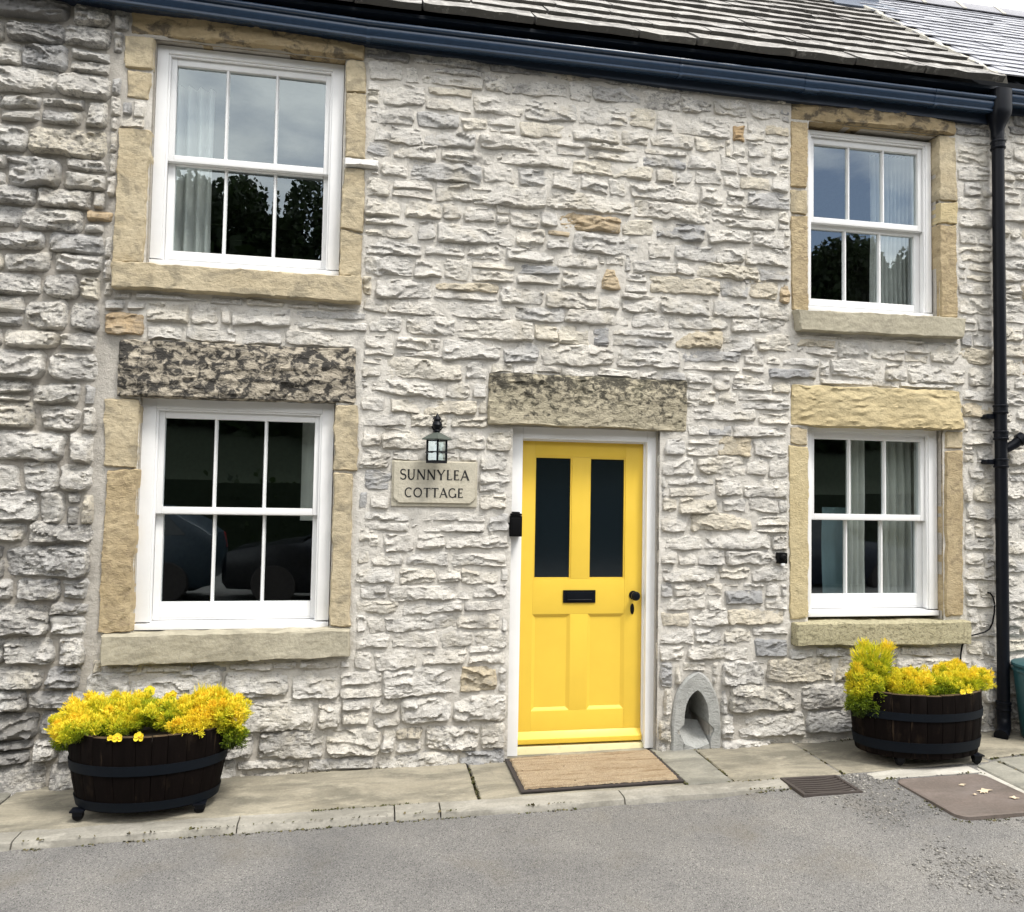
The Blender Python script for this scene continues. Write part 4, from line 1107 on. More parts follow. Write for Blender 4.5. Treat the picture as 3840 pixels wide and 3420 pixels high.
# ------------------------------------------------------------------ roofs
PITCH = D(43.5); CP, SP = math.cos(PITCH), math.sin(PITCH)
def slope_pt(x, b, n, y0, z0):
    """b metres up the slope from the eaves line, n metres off the deck"""
    return np.stack([x, y0 + b*CP - n*SP, z0 + b*SP + n*CP], -1)
def tile_geo(x0, x1, b0, ln, th, n0, tilt, seed, y0, z0, rag=.012, nu=6, nv=3, drop=0.):
    S, T = np.meshgrid(np.linspace(0, 1, nu+1), np.linspace(0, 1, nv+1))
    X = x0+(x1-x0)*S; B = b0+ln*T
    low = (1-T)**3
    B = B + low*rag*fbm(X*9+seed*1.3, B*0+seed, 3, 3)*1.6
    edge = np.where((S < .01), 1, 0)-np.where(S > .99, 1, 0)
    X = X + .006*rag/.012*vn(B*8+seed, S*3, 4)*np.abs(edge) + edge*low*rag*.5
    Nn = n0 + tilt*(1-T) + .05*th*vn(X*8+seed, B*8, 6) + drop*(S-.5)
    V0 = slope_pt(X, B, Nn + th*(1+.08*vn(X*10+seed, B*3, 8)), y0, z0).reshape(-1, 3); V1 = slope_pt(X, B, Nn, y0, z0).reshape(-1, 3)
    a, b = nu+1, nv+1; idx = np.arange(a*b).reshape(b, a)
    F = np.stack([idx[:-1, :-1], idx[:-1, 1:], idx[1:, 1:], idx[1:, :-1]], -1).reshape(-1, 4)
    ring = np.concatenate([idx[0, :-1], idx[:-1, -1], idx[-1, :0:-1], idx[:0:-1, 0]]); r2 = ring+a*b
    sk = np.stack([np.roll(ring, -1), ring, r2, np.roll(r2, -1)], -1)
    return np.concatenate([V0, V1]), np.concatenate([F, F[:, ::-1]+a*b, sk])
def roofs():
    y0, z0 = -.135, 4.700
    RID = 2.98
    mb = MB()
    mb.add([(x, *p) for x in (-4.0, XR-.03) for p in ((y0+.05, z0), (y0+RID*CP, z0-.03+RID*SP), (y0+2*RID*CP, z0-.2))], [(0, 3, 4, 1), (1, 4, 5, 2)])
    roof = mb.build('roof', M['fascia'], cottage, smooth=False)
    rr = random.Random(5); b = -.02; row = 0; n = 0
    while b < RID:
        ex = .250-.005*row
        x = XR-.035+rr.uniform(-.03, .02)
        first = True
        while x > -4.0:
            w = rr.uniform(.36, .75) if row < 6 else rr.uniform(.30, .58)
            if x < -1.4: w = rr.uniform(.6, .85)
            th = rr.uniform(.036, .044)*(1.1-.02*row)
            bb = b+rr.uniform(-.006, .006)
            V, F = tile_geo(x-w, x-.006, bb, ex+.16, th, .006, .036+rr.uniform(-.001, .002), n*1.7, y0, z0, .009, max(4, int(w/.045)), 3, rr.uniform(-.0015, .0015))
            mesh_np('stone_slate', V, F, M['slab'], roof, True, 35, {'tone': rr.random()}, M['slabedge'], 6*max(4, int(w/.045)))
            n += 1; x -= w
        b += ex; row += 1
    print('stone slates', n)
    # neighbour: thin blue slates
    y1, z1 = -.13, 4.79
    R2 = 2.95
    mb = MB(); mb.add([(x-4.6, *p) for x in (XR-.03, 7.9) for p in ((y1+.05, z1), (y1+R2*CP, z1-.02+R2*SP), (y1+2*R2*CP, z1-.2))], [(0, 3, 4, 1), (1, 4, 5, 2)])
    roof2 = mb.build('roof', M['fascia'], house2, smooth=False)
    b = 0; row = 0; n = 0
    while b < R2-.05:
        ex = .142; x = XR-.03 + (0 if row % 2 else -.14)+.10
        first = True
        while x < 7.7:
            w = .275 if not (first and row % 2) else .14
            V, F = tile_geo(max(x, XR-.045), x+w-.004, b, ex+.1, .009, .004, .012+rr.uniform(-.003, .004), n*1.1+500, y1, z1, .003, 3, 2, rr.uniform(-.003, .003))
            V[:, 0] -= 4.6
            mesh_np('slate', V, F, M['slate'], roof2, True, 35, {'tone': rr.random()}); n += 1
            x += w; first = False
        b += ex; row += 1
    print('slates', n)
    # ridge tiles with pale joints
    yr, zr = y1+R2*CP, z1+R2*SP
    for k in range(7):
        xa = 4.47+k*.46; mb = MB(); loops = []
        pr = [(-.16, -.125), (-.15, -.13), (-.035, -.008), (0, .012), (.035, -.008), (.15, -.13), (.16, -.125), (.045, .02), (0, .045), (-.045, .02)]
        mb.loft([[(x-4.6, yr+a, zr+.03+c) for a, c in pr] for x in (xa+.006, xa+.445)]); mb.build('ridge_tile', M['ridge'], roof2, bevel=.004)
        mb = MB(); mb.loft([[(x-4.6, yr+a*1.06, zr+.034+c*1.06) for a, c in pr] for x in (xa-.022, xa+.020)]); mb.build('ridge_joint', M['cement'], roof2)
    pr2 = [(-.16, -.125), (0, .045), (.16, -.125), (0, 0)]
    mb = MB(); mb.loft([[(x, y0+RID*CP+a, z0+RID*SP+.05+c) for a, c in pr2] for x in (-4.0, 4.15)]); mb.build('ridge', M['ridge'], roof)
    # chimney base with lead apron on the party line
    mb = MB(); mb.box(4.18, 4.74, 1.66, 2.3, 5.6, 8.3)
    ch = mb.build('chimney', M['lead'], cottage, bevel=.01)
    b0 = 2.20
    P = slope_pt(np.array([4.12, 4.78, 4.78, 4.12]), np.array([b0, b0, b0+.34, b0+.34]), np.array([.085]*4), y0, z0)
    Q = slope_pt(np.array([4.12, 4.78, 4.78, 4.12]), np.array([b0, b0, b0+.34, b0+.34]), np.array([.06]*4), y0, z0)
    mb = MB(); mb.loft([[tuple(p) for p in Q], [tuple(p) for p in P]]); mb.build('lead_apron', M['lead'], ch, bevel=.004)
    # mortar fillet along the verge between the two roofs
    rr2 = random.Random(8); mb = MB(); loops = []
    for k in range(60):
        bb = .05+2.2*k/59; x = XR-.03+.02*float(vn(k*.6, 1, 4))
        w = .035+.012*float(vn(k*.9, 3, 7))
        P = slope_pt(np.array([x-w, x+w*1.5, x+w*.4, x-w*.6]), np.array([bb]*4), np.array([.03, .03, .085+.01*float(vn(k*.7, 9, 2)), .085]), y0, z0)
        loops.append([tuple(p) for p in P])
    mb.loft(loops); mb.build('verge_mortar', M['cement'], roof, sharp=60)
roofs()

# ------------------------------------------------------------------ name plaque
def stroke(mb, pts, w0, w1=None, y=-.0005, th=.004):
    """flat stroke along pts with width tapering w0..w1, given thickness towards the viewer"""
    w1 = w0 if w1 is None else w1
    n = len(pts); Lp, Rp = [], []
    for i, p in enumerate(pts):
        a = pts[max(i-1, 0)]; b = pts[min(i+1, n-1)]
        dx, dz = b[0]-a[0], b[1]-a[1]; l = math.hypot(dx, dz) or 1; nx, nz = -dz/l, dx/l
        w = (w0+(w1-w0)*i/(n-1))/2
        Lp.append((p[0]+nx*w, p[1]+nz*w)); Rp.append((p[0]-nx*w, p[1]-nz*w))
    mb.loft([[(l[0], y, l[1]), (r[0], y, r[1]), (r[0], y-th, r[1]), (l[0], y-th, l[1])] for l, r in zip(Lp, Rp)])
def arc(cx, cz, rx, rz, a0, a1, n=14):
    return [(cx+rx*math.cos(D(a0+(a1-a0)*k/n)), cz+rz*math.sin(D(a0+(a1-a0)*k/n))) for k in range(n+1)]
def glyph(ch):
    """strokes in a unit box: list of (points, width0, width1)"""
    T, t = .17, .10; se = .09
    def ser(x, z, l=.11): return [([(x-l, z), (x+l, z)], .045, .045)]
    if ch == 'S': return .62, [(arc(.31, .74, .23, .24, 40, 270, 16), t, T), (arc(.31, .255, .25, .25, 90, -145, 16), T, t), ([(.50, .98), (.50, .80)], .05, .05), ([(.07, .03), (.07, .21)], .05, .05)]
    if ch == 'U': return .86, [([(.16, 1), (.16, .38)], T, T), (arc(.42, .36, .26, .36, 180, 360, 16), T, t), ([(.68, .36), (.68, 1)], t, t)] + ser(.16, .98) + ser(.68, .98)
    if ch == 'N': return .92, [([(.14, 0), (.14, 1)], t, t), ([(.12, 1), (.76, 0)], T, T), ([(.76, 0), (.76, 1)], t, t)] + ser(.12, .02) + ser(.76, .98)
    if ch == 'Y': return .86, [([(.08, 1), (.42, .46)], T, T), ([(.76, 1), (.43, .46)], t, t), ([(.42, .5), (.42, 0)], T, T)] + ser(.10, .98) + ser(.74, .98) + ser(.42, .02)
    if ch == 'L': return .64, [([(.16, 0), (.16, 1)], T, T), ([(.10, .04), (.56, .04)], .09, .09), ([(.55, .04), (.57, .2)], .07, .04)] + ser(.16, .98)
    if ch == 'E': return .66, [([(.16, 0), (.16, 1)], T, T), ([(.10, .04), (.56, .04)], .09, .09), ([(.10, .96), (.54, .96)], .09, .09), ([(.16, .52), (.46, .52)], .09, .09), ([(.55, .04), (.57, .2)], .07, .04), ([(.53, .96), (.54, .82)], .06, .04), ([(.45, .45), (.45, .6)], .05, .05)]
    if ch == 'A': return .88, [([(.10, 0), (.44, 1)], t, t), ([(.42, 1), (.80, 0)], T, T), ([(.22, .34), (.66, .34)], .09, .09)] + ser(.09, .02, .09) + ser(.79, .02)
    if ch == 'C': return .84, [(arc(.46, .5, .36, .47, 48, 312, 24), .12, .12), (arc(.44, .5, .36, .47, 120, 240, 14), .12, .12), ([(.70, .98), (.70, .76)], .05, .05)]
    if ch == 'O': return .98, [(arc(.48, .5, .38, .46, 0, 360, 30), .14, .14)]
    if ch == 'T': return .78, [([(.39, 0), (.39, 1)], T, T), ([(.05, .96), (.73, .96)], .09, .09), ([(.06, .97), (.05, .82)], .06, .04), ([(.72, .97), (.73, .82)], .06, .04)] + ser(.39, .02)
    if ch == 'G': return .90, [(arc(.46, .5, .36, .47, 48, 330, 24), .12, .12), (arc(.44, .5, .36, .47, 120, 240, 14), .12, .12), ([(.78, .02), (.78, .42)], T, T), ([(.70, .98), (.70, .76)], .05, .05)] + ser(.76, .42, .12)
    return .4, []
def plaque():
    t = empty('name_plaque', (.389, -.02, 1.742), 'cream stone house name plaque below the wall lantern', 'sign')
    mb = MB(); hw, z0, z1 = .262, -.130, .135; c = .035
    mb.box(-.272, .272, .0, .06, z0-.020, z1+.006); mb.build('backing', M['plaque'], t, bevel=.005)
    o = [(-hw+c, z0+.002), (hw-c, z0+.002), (hw, z0+c), (hw, z1), (-hw, z1), (-hw, z0+c)]
    mb = MB(); mb.loft([[(x, .0, z) for x, z in o], [(x, -.010, z) for x, z in o], [(x*.985, -.014, z*.98) for x, z in o]]); mb.build('face', M['plaque'], t)
    for word, x0, x1, zb, h in (('SUNNYLEA', -.222, .222, .020, .064), ('COTTAGE', -.192, .186, -.092, .060)):
        ws = [glyph(ch)[0] for ch in word]; tot = sum(ws); k = (x1-x0)/tot; x = x0
        for ch, w in zip(word, ws):
            mb = MB()
            for i, (pts, a, b) in enumerate(glyph(ch)[1]):
                stroke(mb, [(x+p[0]*k*.94, zb+p[1]*h) for p in pts], a*h, b*h, -.0135-.0003*i, .0018)
            mb.build('letter', M['ink'], t, smooth=False); x += w*k
plaque()
# rendered margin round the plaque
mbm = MB(); mbm.box(.108, .668, -.006, .03, 1.592, 1.89); mbm.build('plaque_render', M['mortar'], cottage, bevel=.008, attrs={'grime_shade': .25})

# ------------------------------------------------------------------ wall lantern
def lantern():
    t = empty('wall_lantern', (.388, -.125, 1.865), 'small black wall lantern with weathered copper roof above the name plaque', 'lamp')
    def sq(r, z, off=0): return [(r*math.cos(D(90*k-90+off)), r*math.sin(D(90*k-90+off)), z) for k in range(4)]
    mb = MB(); mb.loft([sq(.066, .0), sq(.066, .012), sq(.060, .018)]); mb.build('base', M['black'], t)
    mb = MB(); mb.loft([sq(.094, .146), sq(.094, .152), sq(.05, .178), sq(.012, .196)]); mb.build('lamp_roof', M['verdi'], t, smooth=False)
    mb = MB()
    for k in range(4):
        a = D(90*k-90); x, y = .060*math.cos(a), .060*math.sin(a)
        mb.box(x-.006, x+.006, y-.006, y+.006, .012, .148)
    for z in (.072, .140):
        p = sq(.060, z)
        for k in range(4): mb.tube([p[k], p[(k+1) % 4]], .0035, 6)
    mb.tube([(-.075, -.03, .066), (.11, -.03, .064)], .0035, 6)
    mb.build('cage', M['black'], t)
    for k in range(4):
        p = sq(.058, 0); a, b = p[k], p[(k+1) % 4]
        mb = MB(); mb.add([(a[0], a[1], .018), (b[0], b[1], .018), (b[0], b[1], .145), (a[0], a[1], .145)], [(0, 1, 2, 3)]); mb.build('pane', M['glass'], t, smooth=False)
    mb = MB(); mb.lathe([(.012, .012), (.012, .05), (.020, .06), (.020, .10), (.010, .115), (.001, .118)], (0, 0, 0), 12); mb.build('bulb', M['white'], t)
    mb = MB()
    mb.lathe([(.014, .190), (.022, .202), (.015, .212), (.026, .224), (.033, .240), (.026, .256), (.016, .264), (.022, .274), (.018, .286), (.008, .302), (.001, .315)], (0, 0, 0), 14)
    mb.tube([(0, 0, .235), (.012, .03, .262), (.006, .07, .268), (0, .115, .240)], .010, 8)
    mb.tube([(0, .11, .20), (0, .105, .30)], .016, 8); mb.lathe([(.03, 0), (.03, .012)], (0, .112, .25), 14, 'y')
    for sx in (-1, 1):
        mb.tube([(sx*.004, .02, .270), (sx*.022, .02, .284), (sx*.032, .02, .268), (sx*.022, .02, .256)], .006, 6)
        mb.tube([(sx*.002, .01, .205), (sx*.024, .01, .212), (sx*.034, .01, .226), (sx*.022, .01, .236)], .006, 6)
    mb.build('bracket', M['black'], t)
lantern()

# ------------------------------------------------------------------ key safe, outlet, cable
def keysafe():
    t = empty('key_safe', (.918, .02, 1.405), 'black key safe fixed at the edge of the white door frame', 'key safe')
    mb = MB(); mb.box(-.040, .043, -.045, .034, .0, .135); mb.build('body', M['plastic'], t, bevel=.008)
    mb = MB(); mb.box(-.036, .039, -.050, .02, .136, .150); mb.box(-.022, .026, -.046, .015, .150, .160); mb.build('cap', M['plastic'], t, bevel=.004)
    mb = MB(); mb.box(-.030, .033, -.049, -.044, .008, .120); mb.build('cover', M['plastic'], t, bevel=.002)
    mb = MB(); mb.lathe([(.009, 0), (.009, -.03)], (-.046, -.02, .055), 10, 'x'); mb.box(-.052, -.038, -.03, -.01, .05, .09); mb.build('latch', M['plastic'], t, bevel=.002)
keysafe()
def outlet():
    t = empty('cable_outlet', (2.778, -.03, 1.235), 'little black cable outlet on the stonework beside the lower right window', 'wall box')
    mb = MB(); mb.box(-.034, .034, -.02, .03, .0, .075); mb.build('box', M['plastic'], t, bevel=.008)
    mb = MB(); mb.lathe([(.018, 0), (.022, -.012), (.014, -.02)], (0, -.02, .045), 12, 'y'); mb.build('gland', M['plastic'], t)
    mb = MB(); mb.box(-.012, .012, -.024, .0, -.012, .004); mb.build('tag', M['white'], t, bevel=.002)
outlet()
def cable():
    pts = [(4.388,-.028,1.030),(4.405,-.034,1.026),(4.424,-.038,1.00),(4.438,-.038,.95),(4.434,-.038,.88),(4.418,-.038,.81),(4.395,-.038,.77),(4.357,-.04,.750),(4.30,-.045,.738),(4.22,-.052,.725),(4.18,-.054,.70),(4.168,-.04,.655),(4.164,-.03,.58),(4.162,-.03,.45),(4.16,-.03,.30)]
    sm = []
    for i in range(len(pts)-1):
        for k in range(4):
            sm.append(Vector(pts[i]).lerp(Vector(pts[i+1]), k/4))
    mb = MB(); mb.tube(sm, .0055, 8); o = mb.build('cable', M['plastic'])
    tag(o, 'thin black cable curling over the wall between sill and downpipe', 'cable')
cable()

# ------------------------------------------------------------------ doormat
def doormat():
    x0, x1, y0, y1 = .874, 1.856, -.572, -.02
    t = empty('doormat', ((x0+x1)/2, (y0+y1)/2, gz((x0+x1)/2)+.003), 'ribbed tan coir doormat with dark rubber edge before the yellow door', 'doormat')
    hw, hh = (x1-x0)/2, (y1-y0)/2
    mb = MB(); mb.box(-hw, hw, -hh, hh, 0, .010); mb.build('rubber_base', M['rubber'], t, bevel=.003)
    nu, nv = 150, 110
    S, T = np.meshgrid(np.linspace(-1, 1, nu+1), np.linspace(-1, 1, nv+1))
    X = S*(hw-.026); Y = T*(hh-.024)
    ed = (np.abs(S) > .995) | (np.abs(T) > .99)
    X = X + np.where(np.abs(S) > .995, .005*vn(Y*90, X, 2), 0); Y2 = Y + np.where(np.abs(T) > .99, .005*vn(X*90, Y, 3), 0)
    Z = .021 + .003 - .014*np.maximum(0, np.cos(Y*2*np.pi/.040+.5*vn(X*4, Y*4, 2)))**4 + .004*fbm(X*60, Y*120, 5, 3) - np.where(ed, .012, 0)
    V = np.stack([X, Y2, Z], -1).reshape(-1, 3); idx = np.arange((nu+1)*(nv+1)).reshape(nv+1, nu+1)
    F = np.stack([idx[:-1, :-1], idx[:-1, 1:], idx[1:, 1:], idx[1:, :-1]], -1).reshape(-1, 4)
    mesh_np('coir_pile', V, F, M['coir'], t)
    t.rotation_euler = (0, -.0165, 0)
doormat()

# ------------------------------------------------------------------ planters
def planter(cx, cy, zb, at, bt, ab, bb, h, castors, hoops, label, seed, rot=0.):
    g0 = gz(cx)
    t = empty('barrel_planter', (cx, cy, g0), label, 'planter', 'half barrel planters on castors')
    t.rotation_euler = (0, 0, rot)
    def ell(s, k, a):
        """s 0..1 height; k scale"""
        A = ab+(at-ab)*s + .012*math.sin(math.pi*s); B = bb+(bt-bb)*s + .012*math.sin(math.pi*s)
        return ((A*k)*math.cos(a), (B*k)*math.sin(a))
    NS = 26; r = random.Random(seed)
    a0 = 0
    ws = [r.uniform(.8, 1.25) for _ in range(NS)]; tot = sum(ws); acc = 0
    for i in range(NS):
        a0 = 2*math.pi*acc/tot; acc += ws[i]; a1 = 2*math.pi*acc/tot
        e = .0012/at; mb = MB(); loops = []
        dz = r.uniform(-.004, .004); pr = r.uniform(-.002, .002)
        for s in (0, .15, .35, .55, .75, 1.):
            z = zb+(h-zb)*s + (dz if s == 1. else 0)
            l = []
            for f in (0, .5, 1):
                a = a0+e+(a1-a0-2*e)*f; x, y = ell(s, 1+pr, a); l.append((x, y, z))
            for f in (1, .5, 0):
                a = a0+e+(a1-a0-2*e)*f; x, y = ell(s, 1+pr, a); k = 1-.028/math.hypot(x, y); l.append((x*k, y*k, z))
            loops.append(l)
        o = mb.loft(loops).build('stave', M['wood'], t, bevel=.002, seg=1, sharp=40)
        o.data.materials.append(M['wood2'])
        for p in o.data.polygons:
            if p.center.z > h-.012: p.material_index = 1
    for s0, s1 in hoops:
        mb = MB(); n = 64; loops = []
        for q in range(n+1):
            a = 2*math.pi*q/n; l = []
            for s, ex in ((s0, .003), (s0, .0065), (s1, .0065), (s1, .003)):
                x, y = ell(s, 1, a); d_ = math.hypot(x, y); l.append((x*(1+ex/d_), y*(1+ex/d_), zb+(h-zb)*s))
            loops.append(l)
        mb.loft(loops, False, False); mb.build('hoop', M['hoop'], t, sharp=40)
    n = 48
    mb = MB(); l = [(*ell(.93, .93, 2*math.pi*q/n), zb+(h-zb)*.90) for q in range(n)]; l0 = [(*ell(.9, .93, 2*math.pi*q/n), zb+(h-zb)*.5) for q in range(n)]
    mb.loft([l0, l]); mb.build('compost', M['soil'], t)
    mb = MB(); l = [(*ell(0, .97, 2*math.pi*q/n), zb+.004) for q in range(n)]; l1 = [(*ell(0, .97, 2*math.pi*q/n), zb+.03) for q in range(n)]
    mb.loft([l, l1]); mb.build('base_board', M['wood'], t)
    for x, y in castors:
        mb = MB(); R_ = .028
        mb.lathe([(.004, -.013), (R_-.005, -.013), (R_, -.008), (R_, .008), (R_-.005, .013), (.004, .013)], (x, y, R_+.003), 16, 'y')
        w = mb.build('castor', M['plastic'], t)
        mb = MB(); mb.loft([[(x-.022, y+s*.017-.003, R_+.003), (x+.022, y+s*.017-.003, R_+.003), (x+.026, y+s*.017-.003, zb), (x-.026, y+s*.017-.003, zb)] for s in (-1, -.8)])
        mb.loft([[(x-.022, y+s*.017+.003, R_+.003), (x+.022, y+s*.017+.003, R_+.003), (x+.026, y+s*.017+.003, zb), (x-.026, y+s*.017+.003, zb)] for s in (.8, 1)])
        mb.box(x-.035, x+.035, y-.03, y+.03, zb-.004, zb+.004); mb.build('fork', M['black'], w)
    return t
P1 = planter(-1.158, -.405, .058, .408, .255, .352, .222, .452, [(-.31,-.13), (.285,-.13), (-.22,.12), (.22,.12)], [(.50,.63), (.02,.14)], 'dark half barrel planter on castors below the large lower window', 1, .03)
P2 = planter(3.515, -.405, .062, .425, .255, .398, .240, .455, [(-.215,-.15), (.30,-.165), (-.27,.10), (.26,.12)], [(.60,.72), (.10,.26)], 'dark half barrel planter on castors beside the black downpipe', 2, -.05)

def blades(name, clumps, parent, mat, seed, tone_shift=0.):
    """clumps: centre, radii, count, tone, tone spread, blade length"""
    r = np.random.RandomState(seed); VV = []; TT = []
    for (c, rad, n, tone, sp, bl, upw) in clumps:
        n = int(n*1.7)
        u = r.normal(size=(n, 3)); u /= np.linalg.norm(u, axis=1)[:, None]
        lump = .82 + .30*vn(u[:, 0]*3.1+seed, u[:, 1]*3.1+u[:, 2]*2, 5)+ .12*vn(u[:, 0]*9, u[:, 2]*9+u[:, 1]*7, 9)
        rr = r.uniform(.55, 1, n)**.5*lump
        P = np.array(c)+u*np.array(rad)*rr[:, None]
        d = u*np.array([1, 1, 1]) + r.normal(size=(n, 3))*.55 + np.array([0, 0, upw]); d /= np.linalg.norm(d, axis=1)[:, None]
        sd = np.cross(d, r.normal(size=(n, 3))); sd /= np.linalg.norm(sd, axis=1)[:, None]
        ln = (bl*.68*r.uniform(.6, 1.4, n))[:, None]; wd = (r.uniform(.0016, .0034, n))[:, None]
        V = np.stack([P-sd*wd, P+sd*wd, P+d*ln+sd*wd*.6, P+d*ln-sd*wd*.6], 1)
        VV.append(V.reshape(-1, 3))
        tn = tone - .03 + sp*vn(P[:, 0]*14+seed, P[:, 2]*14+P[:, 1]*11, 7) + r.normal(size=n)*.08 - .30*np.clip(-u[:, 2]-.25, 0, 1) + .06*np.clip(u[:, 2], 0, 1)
        TT.append(np.repeat(np.clip(tn, 0, 1), 4))
    V = np.concatenate(VV); F = np.arange(len(V)).reshape(-1, 4)
    return mesh_np(name, V, F, M[mat], parent, False, attrs={'tone': np.concatenate(TT)})
def sedum(loc, label, clumps, seed):
    t = empty('sedum_plant', loc, label, 'plant', 'golden sedum plants in the planters')
    rt_ = random.Random(seed*7); tufts = []
    for c, rad, n, tone, sp, bl, upw in clumps:
        for k in range(int(n/190)):
            a = rt_.uniform(0, 6.283); q = math.sqrt(rt_.random())*.95; zz = math.sqrt(max(0, 1-q*q))*(1 if upw > .3 else rt_.uniform(-1, .6))
            p = (c[0]+rad[0]*q*math.cos(a), c[1]+rad[1]*q*math.sin(a), c[2]+rad[2]*zz*.85)
            s_ = rt_.uniform(.014, .032)
            tufts.append((p, (s_, s_, s_*rt_.uniform(.8, 1.7)), 70, tone+.04+rt_.gauss(0, .12), .1, bl*1.05, upw+.3))
    clumps = [(c, (rad[0]*.97, rad[1]*.97, rad[2]*.86), n, tone-.06, sp, bl, upw) for c, rad, n, tone, sp, bl, upw in clumps] + tufts
    cl = [((c[0]-loc[0], c[1]-loc[1], c[2]-loc[2]), *rest) for c, *rest in clumps]
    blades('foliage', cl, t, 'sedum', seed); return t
zt = .452+gz(-1.158)
sedum((-1.30, -.40, zt-.03), 'golden orange sedum spilling over the rim of the planter under the large window', [
    ((-1.53,-.42,.40), (.13,.16,.09), 3400, .60, .30, .022, .7), ((-1.48,-.52,.41), (.13,.13,.075), 2600, .62, .30, .020, .8),
    ((-1.42,-.36,.46), (.20,.18,.075), 3600, .68, .30, .022, .9), ((-1.20,-.38,.45), (.20,.18,.085), 3600, .50, .28, .020, .9), ((-1.30,-.50,.42), (.18,.10,.06), 2000, .46, .28, .018, .8),
    ((-1.02,-.42,.44), (.16,.16,.085), 2800, .55, .26, .020, .9), ((-1.30,-.28,.44), (.25,.1,.08), 2000, .65, .3, .022, .9),
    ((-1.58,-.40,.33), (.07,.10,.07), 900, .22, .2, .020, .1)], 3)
sedum((-.84, -.40, zt-.03), 'bushy bright golden sedum mound overhanging the planter rim near the door', [
    ((-.86,-.42,.45), (.18,.18,.10), 5200, .70, .24, .022, .8), ((-.75,-.42,.43), (.11,.15,.11), 2600, .70, .24, .022, .5), ((-.93,-.54,.41), (.12,.10,.07), 1700, .74, .2, .020, .6),
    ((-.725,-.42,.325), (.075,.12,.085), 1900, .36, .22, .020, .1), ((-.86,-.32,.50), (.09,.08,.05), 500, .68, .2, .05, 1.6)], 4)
zt2 = .455+gz(3.515)
sedum((3.20, -.40, zt2), 'tall feathery yellow green plant leaning over the planter rim beside the downpipe barrel', [
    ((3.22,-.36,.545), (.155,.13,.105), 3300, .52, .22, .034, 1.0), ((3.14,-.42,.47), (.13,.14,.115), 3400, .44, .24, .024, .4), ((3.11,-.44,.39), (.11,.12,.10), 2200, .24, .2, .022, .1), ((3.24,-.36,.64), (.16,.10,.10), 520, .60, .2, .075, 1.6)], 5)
sedum((3.65, -.40, zt2), 'bright yellow sedum carpet filling the planter beside the downpipe', [
    ((3.42,-.44,.50), (.20,.19,.085), 3800, .66, .2, .022, .9), ((3.62,-.42,.50), (.20,.19,.080), 3600, .55, .22, .022, .9), ((3.82,-.42,.51), (.18,.18,.085), 3600, .66, .2, .022, .9),
    ((3.97,-.40,.505), (.09,.14,.075), 1500, .76, .16, .022, .4), ((3.60,-.56,.475), (.22,.07,.05), 1500, .40, .25, .020, .9), ((3.84,-.30,.55), (.10,.08,.06), 500, .7, .2, .03, 1.3)], 6)
def pansy(x, y, z, s, label, yaw, seed):
    t = empty('pansy', (x, y, z), label, 'flower')
    r = random.Random(seed)
    for a, sc in ((90, 1.), (28, .95), (152, .95), (-35, 1.0), (215, 1.0)):
        mb = MB(); n = 10; cx, cz = .55*s*math.cos(D(a)), .55*s*math.sin(D(a)); ring = []
        for q in range(n):
            b = 2*math.pi*q/n; ring.append((cx+.55*s*sc*math.cos(b), -.004-.006*r.random()-.004*math.cos(b), cz+.5*s*sc*math.sin(b)))
        mb.add([(cx, -.002, cz)]+ring, [(0, 1+i, 1+(i+1) % n) for i in range(n)])
        mb.build('petal', M['petal'], t, attrs={'tone': r.random()})
    mb = MB(); mb.lathe([(.003, 0), (.005, -.006), (.001, -.011)], (0, 0, 0), 8, 'y'); mb.build('flower_centre', M['ochre'], t)
    mb = MB(); mb.tube([(0, .004, 0), (0, .03, -.02), (0, .06, -.06)], .002, 6); mb.build('stem', M['leaf'], t, attrs={'tone': .7})
    t.rotation_euler = (D(-15), 0, D(yaw))
M['ochre'] = mat_plain('flower_eye', (.45,.2,.02), .7)
pansy(-1.255, -.658, .400, .024, 'yellow pansy at the planter rim, nearer the street corner of the pair', 8, 1)
pansy(-1.292, -.650, .398, .015, 'tiny half open yellow pansy left of the pair at the rim', 20, 2)
pansy(-1.150, -.662, .402, .026, 'largest yellow pansy at the front rim of the planter', -6, 3)
pansy(-1.215, -.24, .530, .030, 'yellow pansy standing tall above the golden sedum at the back', 5, 4)
pansy(-1.08, -.28, .515, .026, 'yellow pansy behind the sedum just left of the tall golden mound', -10, 5)
for x, y, z, sd in ((3.66, -.640, .495, 6), (3.71, -.635, .498, 7)):
    pansy(x, y, z, .018, 'small yellow pansy at the front rim of the planter by the downpipe' if sd == 6 else 'small yellow pansy right beside another at the rim of the downpipe planter', 6, sd)

# ------------------------------------------------------------------ teal bin at the edge
def binn():
    t = empty('dustbin', (4.668, -.25, gz(4.67)+.003), 'teal plastic dustbin with rolled rim standing by the neighbouring wall', 'bin')
    mb = MB(); mb.lathe([(.16, 0), (.165, .01), (.205, .44), (.205, .50), (.195, .50), (.155, .02), (.001, .02)], (0, 0, 0), 28); mb.build('body', M['tealbin'], t, sharp=40)
    mb = MB(); mb.lathe([(.205, .455), (.216, .460), (.216, .475), (.207, .480), (.214, .490), (.222, .500), (.218, .512), (.19, .520), (.10, .535), (.001, .54)], (0, 0, 0), 28); mb.build('lid', M['tealbin'], t, sharp=40)
    mb = MB(); mb.tube([(-.05, 0, .535), (-.04, 0, .56), (.04, 0, .56), (.05, 0, .535)], .009, 8); mb.build('lid_handle', M['tealbin'], t)
binn()

